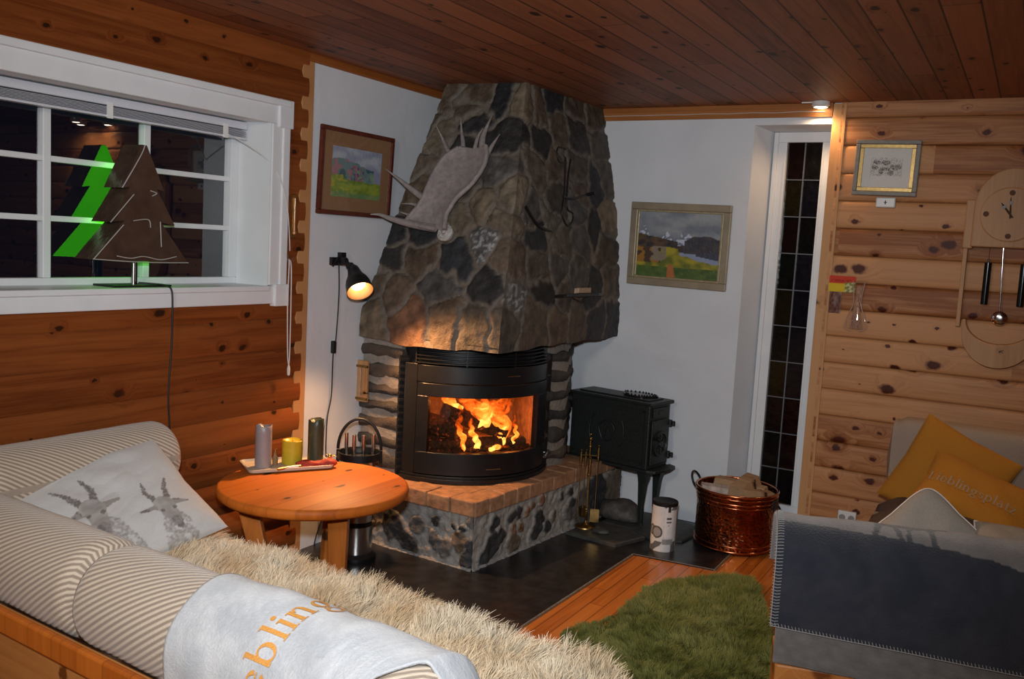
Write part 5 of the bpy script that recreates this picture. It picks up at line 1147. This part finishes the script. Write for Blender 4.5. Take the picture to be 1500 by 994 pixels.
def hdr(u, v):
    c = (.62, .06, .03) if v > .52 else (.72, .50, .03)
    if v > .60 and v < .78 and .08 < u < .9: c = (.40, .03, .02) if noise.noise(V((u*18, v*8, 1))) > -.1 else c
    if u > .62 and v < .62: c = (.22, .24, .05) if noise.noise(V((u*9, v*6, 4))) > -.05 else (.6, .55, .3)
    return c
g = G(); g.grid(lambda u, v: V((2.105+.135*u, WYR-.008-.003*math.sin(u*4), 1.43+.085*v)), 30, 20, colf=hdr); obj('header_card', g, M['print'], t, thick=.001)
g = G(); g.grid(lambda u, v: V((2.112+.062*u, WYR-.006-.016*math.sin(PI*u)*math.sin(PI*v), 1.315+.12*v)), 14, 16, colf=lambda u, v: mixc((.10, .035, .025), (.24, .12, .09), .5+noise.noise(V((u*6, v*8, 2)))) if .06 < u < .94 else (.3, .2, .14)); obj('pouch', g, M['paint'], t, smooth=60)
t = thing('cellophane_bundle', 'clear film bag twisted round a small twig whisk hanging on the pale pine wall', 'bag', (2.26, WYR, 1.22))
def bagr(v):
    return np.interp(v, [0, .06, .2, .35, .55, .75, .88, 1], [.035, .058, .055, .040, .020, .022, .036, .030])
g = G(); g.grid(lambda u, v: V((2.262+.014*(v-.5)+bagr(v)*math.cos(2*PI*u)*(1+.12*math.sin(u*30+v*9)), WYR-.019+bagr(v)*.35*math.sin(2*PI*u), 1.225+.275*v)), 40, 24, closev=False, flip=True); obj('film', g, M['clear'], t, smooth=50)
g = G()
for i in range(22): a = random.uniform(-1, 1); g.tube([(2.262+.034*a, WYR-.022+random.uniform(-.008, .004), 1.24), (2.26+.010*a, WYR-.022, 1.36), (2.268+.013*a, WYR-.022, 1.47)], .0024, 5)
g.tube([(2.258, WYR-.022, 1.365), (2.272, WYR-.022, 1.372)], .013, 10); obj('twig_bundle', g, plain('twigs', (.40, .22, .14), .7, var=.3), t, smooth=50)
g = G()
for s in (-1, 1): g.tube(smoothpath([(2.262+s*.030, WYR-.04, 1.49), (2.262+s*.019, WYR-.035, 1.40), (2.262+s*.022, WYR-.035, 1.36), (2.262+s*.048, WYR-.04, 1.29), (2.262+s*.05, WYR-.04, 1.245), (2.262+s*.02, WYR-.04, 1.228)]), .0022, 6)
g.tube(smoothpath([(2.235, WYR-.042, 1.26), (2.25, WYR-.045, 1.285), (2.268, WYR-.045, 1.262), (2.285, WYR-.045, 1.29)]), .002, 6); obj('film_fold', g, plain('pink_film', (.58, .40, .33), .12, .1), t, smooth=60)
# puck lights + wire
g = G(); g.tube([(.69+(2.0-.69)*i/10, -.016, 2.385+.002*math.sin(i*3)) for i in range(11)], .0022, 6); obj('light_cable', g, M['cordw'], org=(1.3, -.016, 2.385), smooth=60, label='thin pale cable clipped along the top of the white back wall', cat='cord')
def puck(x, y, label, real=True):
    t = thing('ceiling_light', label, 'lamp', (x, y, 2.40), 'small round ceiling lights'); g = G(); g.lathe([(.045, .03), (.047, .01), (.036, .0), (.032, .004)], 30, T(x, y, 2.40), cap=False); g.box(x-.10, x-.02, y-.008, y+.008, 2.424, 2.43); obj('housing', g, M['white_plastic'], t, smooth=40)
    g = G(); g.lathe([(.001, -.004), (.026, -.002), (.032, .006)], 24, T(x, y, 2.40), cap=False); obj('diffuser', g, emis('puck_glow', (1, .80, .58), 22), t, smooth=50)
puck(1.985, -.055, 'small round ceiling light glowing above the narrow window')
puck(3.50, -.055, 'first small ceiling light above the pale pine wall beyond the clock'); puck(3.80, -.10, 'second small ceiling light above the pale pine wall beyond the clock')
puck(3.65, -.25, 'small ceiling light set slightly forward of the pine wall beyond the clock')

# ================================================================== CORNER SOFA ON THE LEFT
ML_ = T(0, -3.63, 0)@rot('Z', -3.7)
RZ, RRr = .66, .130
so = thing('corner_sofa', 'striped beige corner sofa with round bolster backs on orange pine frame', 'sofa', (1.1, -3.3, 0))
def roll(g, MM, x0, x1, r, zc, squash=1.0, axis='x', n=56, m=40, yc_=0, seed=0, pinch=.02):
    L = x1-x0
    def f(u, v):
        # rounded ends
        e = min(u, 1-u)*L; k_ = 1 if e > .05 else math.sqrt(max(0, 1-((.05-e)/.05)**2))*.35+.65
        if u in (0, 1): k_ = .02
        a = -2*PI*v; rr_ = r*k_*(1+.018*noise.noise(V((u*L*6+seed, math.cos(a)*1.2, math.sin(a)*1.2))))
        y = rr_*math.cos(a); z = rr_*math.sin(a)*squash
        p = (x0+L*u, y+yc_, zc+z) if axis == 'x' else (yc_+y, x0+L*u, zc+z)
        return MM@V(p)
    g.grid(f, n, m, closev=True, uvf=lambda u, v: (u*L+seed, v*2*PI*r))
g = G(); roll(g, ML_, .30, 1.125, RRr, RZ, seed=0); obj('bolster', g, M['stripes'], so, smooth=60)
g = G(); roll(g, ML_, 1.13, 2.20, RRr, RZ, seed=2.3); obj('bolster', g, M['stripes'], so, smooth=60)
g = G(); roll(g, Matrix(), -3.52, -2.765, .135, .70, axis='y', yc_=.165, seed=5, squash=.98); obj('bolster', g, M['stripes'], so, smooth=60)
g = G(); g.box(.12, 2.18, -.02, .80, .26, .445, ML_); g.box(.05, .8, -3.55, -2.77, .26, .45)
obj('seat_cushion', g, M['taupe'], so, bevel=.03)
g = G(); g.box(.10, 2.22, -.135, -.105, .12, .575, ML_); obj('back_board', g, M['sofa_wood'], so, bevel=.006)
g = G(); g.box(.10, 2.22, -.152, -.13, .53, .59, ML_); obj('back_rail', g, M['table_wood'], so, bevel=.006)
g = G(); g.box(.10, 2.22, -.10, .78, .12, .26, ML_); g.box(.03, .12, -3.6, -2.78, .12, .72); obj('base_frame', g, M['sofa_wood'], so, bevel=.006)
for x, y in ((.15, -.08), (2.15, -.08), (2.15, .72), (.2, .72)):
    g = G(); g.box(x-.03, x+.03, y-.03, y+.03, 0, .13, ML_); obj('leg', g, M['sofa_wood'], so, bevel=.004)
# sheepskin on the seat
g = G(); fr_ = random.Random(1)
def skin_s(u, v):
    x = .42+1.86*u; ed = .03*noise.noise(V((u*7, 1, v)))
    far = .86+.04*math.sin(u*6+1)+.05*noise.noise(V((u*5, 3, 0)))+(-.1 if u < .1 else 0)
    y = .10+(far-.10)*v; z = .475+.025*noise.noise(V((u*8, v*4, 2)))
    if y > .78: z -= (y-.78)*1.4
    if u > .9: z -= (u-.9)*.9
    return ML_@V((x, y+ed, z))
g.grid(skin_s, 60, 26, colf=lambda u, v: (.50, .40, .26))
cream = lambda p: mixc((.95, .84, .64), (.82, .62, .38), .5+1.1*nz(p, 6, 2))
def skin_pt(i):
    u, v = fr_.random(), fr_.random()**.8
    if i % 9 == 0: v = 1-.02*fr_.random()
    if i % 23 == 0: u = 1-.01*fr_.random()
    p = skin_s(u, v); return p, V((0, .15 if v < .9 else .9, 1 if v < .95 else .5)).normalized()
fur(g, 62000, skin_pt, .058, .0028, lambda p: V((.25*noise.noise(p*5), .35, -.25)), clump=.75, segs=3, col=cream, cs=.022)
obj('sheepskin', g, M['hair'], org=(1.3, -3.2, .47), smooth=180, label='long haired cream sheepskin spread over the seat of the left sofa', cat='sheepskin')
# pillow builder
def pillow(name, label, c, eu, ev, w, h, th, m, rc=0, cat='cushion', colf=None, res=44, pip=None, sag=0, wrk=0):
    c = V(c); eu = V(eu).normalized(); ev = V(ev); ev = (ev-eu*ev.dot(eu)).normalized(); nn = eu.cross(ev)
    t = thing(name, label, cat, tuple(c-V((0, 0, h*.4)))) ; g = G()
    def P(u, v, s):
        a, b = 2*u-1, 2*v-1; e = (max(0, (1-abs(a)**3.2))*max(0, (1-abs(b)**3.2)))**.45
        pu = a*(1-.045*(1-b*b)*0-.05*(1-abs(b))*abs(a)); pv = b*(1-.05*(1-abs(a))*abs(b)); kk = 1-rc*(abs(a)*abs(b))**4; pu *= kk; pv *= kk
        z = s*th*.5*e+.006*noise.noise(V((u*5+c.x*9, v*5, s)))*e-sag*(1-b)*(1-b)*.25
        z += .012*noise.noise(V((u*3+c.x*5, v*2.3, 4)))*(1 if e > .1 else .2)
        if wrk: z += wrk*e*(noise.noise(V((u*4+v*3, v*2.2-u, 8)))+.7*abs(noise.noise(V((u*7-v*5, v*6, 3)))))
        return c+eu*(pu*w/2)+ev*(pv*h/2)+nn*z
    g.grid(lambda u, v: P(u, v, 1), res, res, colf=(lambda u, v: colf(u, v)) if colf else None); g.grid(lambda u, v: P(u, v, -1), res, res, flip=True, colf=(lambda u, v: (.6, .58, .55)) if colf else None)
    obj('cover', g, m, t, smooth=80)
    if pip: g = G(); g.tube([P(u, v, 0) for u, v in [(i/20, 0) for i in range(20)]+[(1, i/20) for i in range(20)]+[(1-i/20, 1) for i in range(20)]+[(0, 1-i/20) for i in range(21)]], .0035, 6); obj('piping', g, pip, t, smooth=60)
    return t, P, nn
def goats(u, v):
    u = 1-(1-u)*.78/.54
    c = (.56, .55, .54)
    n1 = noise.noise(V((u*24, v*24, 1))); n2 = noise.noise(V((u*60, v*60, 2)))
    dk = (.17, .15, .145); md = (.30, .275, .26)
    def seg(x0, y0, x1, y1, w0, w1):
        dx, dy = x1-x0, y1-y0; t_ = max(0, min(1, ((u-x0)*dx+(v-y0)*dy)/(dx*dx+dy*dy))); return math.hypot(u-x0-dx*t_, v-y0-dy*t_)-(w0+(w1-w0)*t_) < .006*n1
    for gx, gy, k_, fl in ((.69, .24, 1.05, 1), (.30, .42, 1.2, -1)):
        S_ = lambda a, b, cc, d, w0, w1: seg(gx+a*k_*fl, gy+b*k_, gx+cc*k_*fl, gy+d*k_, w0*k_, w1*k_)
        if S_(-.03, .10, -.055, .20, .022, .017) or S_(-.055, .20, -.03, .30, .017, .005) or S_(.04, .10, .075, .20, .022, .017) or S_(.075, .20, .13, .28, .017, .005): c = dk if n2 > -.1 else md
        if S_(-.05, .06, -.15, .07, .026, .008) or S_(.06, .06, .15, .04, .026, .008): c = md if n1 < .2 else dk
        if S_(.0, .07, .01, -.08, .065, .036): c = mixc(md, (.40, .38, .36), .5+n1)
        if S_(.01, -.08, .012, -.12, .034, .028) or S_(-.035, .02, -.03, .015, .012, .01) or S_(.045, .02, .05, .015, .012, .01): c = dk
        if S_(0, -.1, -.02, -.34, .085, .12) and n1 > -.25: c = mixc(md, c, .35+n2)
    return c
pillow('goat_cushion', 'white cushion printed with grey goat heads leaning in the corner of the left sofa', (.41, -3.27, .585), (.085, .58, .12), (-.36, .10, .25), .78, .48, .14, M['print'], colf=goats, res=150, wrk=.016)
t_ = G(); t_.box(.115, .165, -3.36, -3.35, .74, .765)
# blanket over the near bolster
def rollsurf(MM, x, s, r, zc, yoff=0, wr=.006, seed=0, out=0):
    """s = arc length over the roll: 0 at the top, + toward the camera side and then straight down, - toward the seat"""
    q = r*PI/2
    if s > q: y, z, ny, nz_ = -r, zc-(s-q), -1, 0
    elif s < -q: y, z, ny, nz_ = r, zc-(-q-s), 1, 0
    else: a = s/r; y, z, ny, nz_ = -r*math.sin(a), zc+r*math.cos(a), -math.sin(a), math.cos(a)
    w = wr*(noise.noise(V((x*5+seed, s*6, 1)))+.5*noise.noise(V((x*13+seed, s*9, 5))))+out
    return MM@V((x, y+yoff+ny*w, z+nz_*w))
def Lb(x, s, out=0):
    dr_ = max(0, x-2.02); hem = .0
    p = rollsurf(ML_, x, s, RRr+.014, RZ, wr=.010, seed=3, out=out)
    if x > 2.16: p.z -= (x-2.16)*1.3
    return p
def lbgrid(u, v):
    x = 1.51+.85*u+.03*math.sin(v*3); smax = np.interp(x, [1.4, 1.96, 2.02, 2.08, 2.14, 2.24, 2.35], [.76, .74, .34, .10, .03, .0, .02]); s = -.22+(smax+.22)*v
    return Lb(x, s)
g = G(); greyb = lambda u, v: mixc((.44, .46, .49), (.58, .59, .61), .5+noise.noise(V((u*14, v*14, 2)))+.5*noise.noise(V((u*60, v*50, 1))))
g.grid(lbgrid, 110, 90, colf=greyb)
bk = thing('wool_blanket', 'pale grey fleece blanket with orange lettering draped over the near sofa bolster', 'blanket', (1.85, -3.75, .3))
obj('cloth', g, M['wool'], bk, smooth=60, thick=.008)
TX, TS, TZs = 1.85, .0, .052
def lmap(a, b): return Lb(TX-b, .288-a, out=.0075)
obj('lettering', lettering('Lieblingsplatz', .051, lmap, 1.06), M['orange_cloth'], bk)

# ================================================================== SOFA ON THE RIGHT
MR_ = T(2.42, -2.12, 0)@rot('Z', 15.6); RZ2, RR2 = .58, .15
s2_ = thing('corner_sofa', 'beige corduroy sofa against the pale pine wall, its near side hidden under a navy blanket', 'sofa', (3.1, -1.2, 0))
g = G(); roll(g, MR_, 0, 1.5, RR2, RZ2, seed=9); obj('bolster', g, M['stripes'], s2_, smooth=60)
g = G(); g.box(.01, 1.5, -.125, .12, .27, .60, MR_); 
for i, (x, y, z) in enumerate(g.v): g.uv[i] = (x+z, y+z)
obj('arm_panel', g, M['stripes'], s2_, bevel=.03)
g = G(); g.box(.005, 1.5, -.14, .10, .09, .29, MR_); g.box(2.52, 4.0, -1.75, -.13, .09, .27); obj('base_frame', g, M['sofa_wood'], s2_, bevel=.006)
for x, y in ((.06, -.08), (1.4, -.08)): g = G(); g.box(x-.03, x+.03, y-.03, y+.03, 0, .10, MR_); obj('leg', g, M['sofa_wood'], s2_, bevel=.004)
for x, y in ((2.58, -.2), (3.9, -.2)): g = G(); g.box(x-.03, x+.03, y-.03, y+.03, 0, .10); obj('leg', g, M['sofa_wood'], s2_, bevel=.004)
g = G(); g.box(2.50, 4.0, -1.86, -.34, .27, .43); obj('seat_cushion', g, M['taupe'], s2_, bevel=.04)
def backc(u, v):
    a = -2*PI*v; k_ = 1 if .04 < u < .96 else .93
    if u in (0, 1): k_ = .05
    sg = lambda t, e: math.copysign(abs(t)**e, t)
    return V((2.502+1.45*u, -.225+.105*sg(math.cos(a), .5)*k_, .615+.215*sg(math.sin(a), .45)*(k_+.01*math.sin(u*14))))
g = G(); g.grid(backc, 60, 48, closev=True, flip=False, uvf=lambda u, v: (u*1.4, v)); obj('back_cushion', g, M['taupe'], s2_, smooth=60)
# navy / grey blanket with walking animal legs
Rr_ = RR2+.014
def Rb(x, s, out=0, r=None): return rollsurf(MR_, x, s, r or Rr_, RZ2, wr=.006, seed=6, out=out)
LEGS0 = [[(.290, -.03), (.325, -.03), (.305, .035), (.285, .068), (.262, .066), (.275, .03)], [(.355, -.02), (.375, -.02), (.384, .03), (.392, .075), (.372, .078), (.360, .03)], [(.425, -.02), (.450, -.02), (.428, .035), (.430, .085), (.404, .083), (.408, .03)], [(.500, -.02), (.540, -.02), (.530, .03), (.538, .10), (.510, .095), (.505, .03)],
        [(.28, -.02), (.55, -.02), (.54, .012), (.49, .004), (.44, .012), (.36, .008), (.31, .004)], [(.26, -.16), (.56, -.17), (.56, -.01), (.28, -.01)], [(.55, -.17), (.66, -.21), (.72, -.19), (.70, -.16), (.62, -.14), (.56, -.10)]]
LEGS = [[(.295+(a-.295)*(.70 if a < .56 else .8), b) for a, b in P] for P in LEGS0]
def rcol(x, s):
    f = noise.noise(V((x*30, s*30, 3)))*.5+noise.noise(V((x*9, s*9, 6)))
    bd = np.interp(x, [0, .12, .3, .5, .62, .78, 1.4], [.050, .050, .070, .098, .118, .162, .165])+.004*noise.noise(V((x*30, 0, 0)))
    navy = mixc((.019, .023, .034), (.030, .033, .045), .5+f); gr = mixc((.145, .135, .13), (.195, .18, .175), .5+f)
    if s > bd: return navy
    for P in LEGS:
        if in_poly(x+.004*f, s, P): return mixc((.028, .03, .036), (.042, .044, .05), .5+f)
    return gr
rb2 = thing('wool_blanket', 'navy blue and grey wool blanket with dark animal legs draped over the right sofa', 'blanket', (3.0, -2.2, .3))
S0, S1 = -.30, Rr_*PI/2+.155
SF = lambda u: S1+.085*u
g = G(); g.grid(lambda u, v: Rb(-.022+1.45*u, S0+(SF(u)-S0)*v), 260, 130, colf=lambda u, v: rcol(-.022+1.45*u, S0+(SF(u)-S0)*v)); obj('cloth', g, M['wool'], rb2, smooth=60, thick=.008)
g = G(); g.grid(lambda u, v: Rb(-.005+1.43*u, .10+(SF(u)+.105-.02*u-.10)*v, r=Rr_-.011), 60, 40, colf=lambda u, v: mixc((.12, .115, .11), (.17, .16, .155), .5+noise.noise(V((u*40, v*20, 2))))); obj('lower_layer', g, M['wool'], rb2, smooth=60, thick=.006)
g = G()
n_ = int(1.45/.0105)
for i in range(n_): x = -.02+1.45*i/n_; q_ = SF(i/n_); g.tube([Rb(x, q_-.013, .006), Rb(x+.003, q_-.004, .008), Rb(x+.003, q_+.003, -.001)], .0011, 5)
n_ = int((S1-S0)/.010)
for i in range(n_): s = S0+(S1-S0)*i/n_; g.tube([Rb(.0, s, .006), Rb(-.012, s+.002, .008), Rb(-.027, s+.002, -.001)], .0011, 5)
g.tube([Rb(-.02+1.45*i/90, SF(i/90)-.002, .007) for i in range(91)], .0014, 5); g.tube([Rb(-.022, S0+(S1-S0)*i/50, .006) for i in range(51)], .0014, 5)
obj('whip_stitching', g, plain('grey_yarn', (.32, .31, .30), .9), rb2, smooth=60)
# cushions on it
t1, P1, n1_ = pillow('mustard_cushion', 'plain mustard yellow cushion standing on its corner against the beige sofa back', (2.80, -.40, .585), (.42, -.02, -.19), (.19, .10, .42), .46, .46, .13, M['yellow'])
g = G(); c_ = P1(.04, .985, 0); g.box(-.008, .008, -.003, .003, -.0, .035, T(c_.x+.01, c_.y-.012, c_.z-.01)@rot('Y', 130)); obj('care_tag', g, M['black_cloth'], t1)
t2_, P2_, n2_ = pillow('mustard_cushion', 'mustard yellow cushion with pale lettering leaning low in front of the plain one', (2.965, -.60, .535), (.93, -.06, -.31), (.18, .62, .50), .56, .35, .15, M['yellow'])
def pmap(a, b):
    u = .03+a/.56; v = .42+b/.35; e = P2_(u, v, 1); return e+n2_*.004
sz = .0330; Lw = lettering('Lieblingsplatz', sz, pmap, 1.05); obj('lettering', Lw, M['grey_thread'], t2_)
pillow('grey_cushion', 'light grey linen cushion with white piping peeking up behind the blanket', (2.775, -1.20, .475), (.72, -.2, -.55), (.62, .25, .55), .34, .40, .11, M['grey_linen'], rc=.13, pip=M['white_thread'])
pillow('grey_cushion', 'grey linen cushion lying flat at the right edge behind the blanket', (3.18, -1.25, .50), (.95, .1, -.1), (.1, .9, .25), .44, .40, .12, M['grey_linen'], pip=M['white_thread'])
g = G(); g.grid(lambda u, v: V((2.52+1.3*u, -1.45+1.0*v, .455+.055*math.sin(PI*min(1, u*2.2))*.9+.03*noise.noise(V((u*5, v*4, 2)))+.02*noise.noise(V((u*12, v*9, 7)))-.06*max(0, .08-u)*8)), 60, 50); obj('fleece_throw', g, M['brown_fleece'], org=(3.1, -.9, .44), smooth=80, thick=.015, label='dark brown fleece throw lying on the seat under the yellow cushions', cat='throw')

# ================================================================== GREEN SKIN RUG
RP = [V(p) for p in DATA['RUG']]; cx_ = sum(p.x for p in RP)/len(RP); cy_ = sum(p.y for p in RP)/len(RP)
RPs = smoothpath(RP+[RP[0]], 5)[:-1]; P2d = [(p.x, p.y) for p in RPs]; g = G()
vs = [V((cx_+(p.x-cx_)*k_, cy_+(p.y-cy_)*k_, .004+.018*(1-k_**6))) for k_ in (1, .9, .7, .4, .01) for p in RPs]; n_ = len(RPs)
g.add(vs, [(i*n_+j, i*n_+(j+1) % n_, (i+1)*n_+(j+1) % n_, (i+1)*n_+j) for i in range(4) for j in range(n_)])
for i in range(len(g.v)): g.c[i] = (.05, .07, .015)
rr0 = random.Random(5); xs = [p[0] for p in P2d]; ys = [p[1] for p in P2d]; pts_ = []
while len(pts_) < 52000:
    x = rr0.uniform(min(xs), max(xs)); y = rr0.uniform(min(ys), max(ys))
    if in_poly(x, y, P2d): pts_.append((x, y))
for i in range(3500): p = RPs[rr0.randrange(n_)].lerp(RPs[rr0.randrange(n_)], 0); q = RPs[(rr0.randrange(n_))]; k0 = rr0.randrange(n_); p = RPs[k0].lerp(RPs[(k0+1) % n_], rr0.random()); pts_.append((p.x, p.y))
grn = lambda p: mixc((.17, .185, .04), (.27, .275, .08), .5+1.1*nz(p, 5, 4)+.6*nz(p, 17, 9))
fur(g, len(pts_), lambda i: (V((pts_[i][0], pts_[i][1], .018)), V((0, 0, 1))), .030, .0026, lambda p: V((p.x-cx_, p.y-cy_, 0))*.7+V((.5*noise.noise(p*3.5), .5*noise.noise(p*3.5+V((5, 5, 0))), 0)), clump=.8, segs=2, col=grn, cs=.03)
obj('green_rug', g, M['hair'], org=(cx_, cy_, 0), smooth=180, label='moss green animal skin rug with short fluffy pile on the parquet floor', cat='rug')

# ================================================================== LIGHT, WORLD, CAMERA
def light(name, kind, loc, e, col, size=.1, target=None, **k):
    d = bpy.data.lights.new(name, kind); d.energy = e; d.color = col
    if kind == 'AREA': d.size = size
    elif kind in ('POINT', 'SPOT'): d.shadow_soft_size = size
    for a, b in k.items(): setattr(d, a, b)
    o = bpy.data.objects.new(name, d); COL.objects.link(o); o.location = loc
    if target: o.rotation_euler = (V(target)-V(loc)).to_track_quat('-Z', 'Y').to_euler()
    return o
light('camera_flash', 'SPOT', (3.0, -5.12, 1.80), FLASH, (.87, .94, 1.0), .05, (.7, -1.3, 1.32), spot_size=math.radians(86), spot_blend=.9)
light('room_lamp', 'AREA', (2.1, -5.6, 2.35), ROOM, (1.0, .86, .70), .5, (1.6, -2.5, .3))
light('wall_lamp_light', 'SPOT', tuple(sh0+shd*.175), LAMPW, (1, .50, .20), .03, (.80, -1.85, .45), spot_size=math.radians(128), spot_blend=.6)
light('fire_light', 'POINT', FI(.5, .02, .66), FIREW, (1, .36, .09), .06)
light('fire_light_low', 'POINT', FI(.72, -.06, .62), FIREW*.6, (1, .30, .06), .04)
for x, y in ((1.985, -.075), (3.55, -.1), (3.75, -.15)): light('puck_light', 'SPOT', (x, y, 2.385), PUCKW, (1, .62, .32), .03, (x+.12, y-.02, 1.2), spot_size=math.radians(150), spot_blend=.8)
w = bpy.data.worlds.new('night'); bpy.context.scene.world = w; w.use_nodes = True; w.node_tree.nodes['Background'].inputs[0].default_value = (.002, .003, .006, 1); w.node_tree.nodes['Background'].inputs[1].default_value = 1
cam = bpy.data.cameras.new('camera'); co = bpy.data.objects.new('camera', cam); COL.objects.link(co); bpy.context.scene.camera = co
yaw, pitch, roll_, FPX = -.516008933, .104460398, .0548974262, 1336.02
fv = V((math.sin(yaw)*math.cos(pitch), math.cos(yaw)*math.cos(pitch), -math.sin(pitch))); rv = V((math.cos(yaw), -math.sin(yaw), 0)); uv_ = rv.cross(fv)
r2 = rv*math.cos(roll_)+uv_*math.sin(roll_); u2 = -rv*math.sin(roll_)+uv_*math.cos(roll_)
mm_ = Matrix((r2, u2, -fv)).transposed().to_4x4(); mm_.translation = V((3.068, -5.1556, 1.59)); co.matrix_world = mm_
cam.sensor_width = 36; cam.lens = 36*FPX/1500; cam.clip_start = .02
sc = bpy.context.scene; sc.view_settings.view_transform = 'Standard'; sc.view_settings.look = 'None'; sc.view_settings.exposure = 0; sc.view_settings.gamma = 1
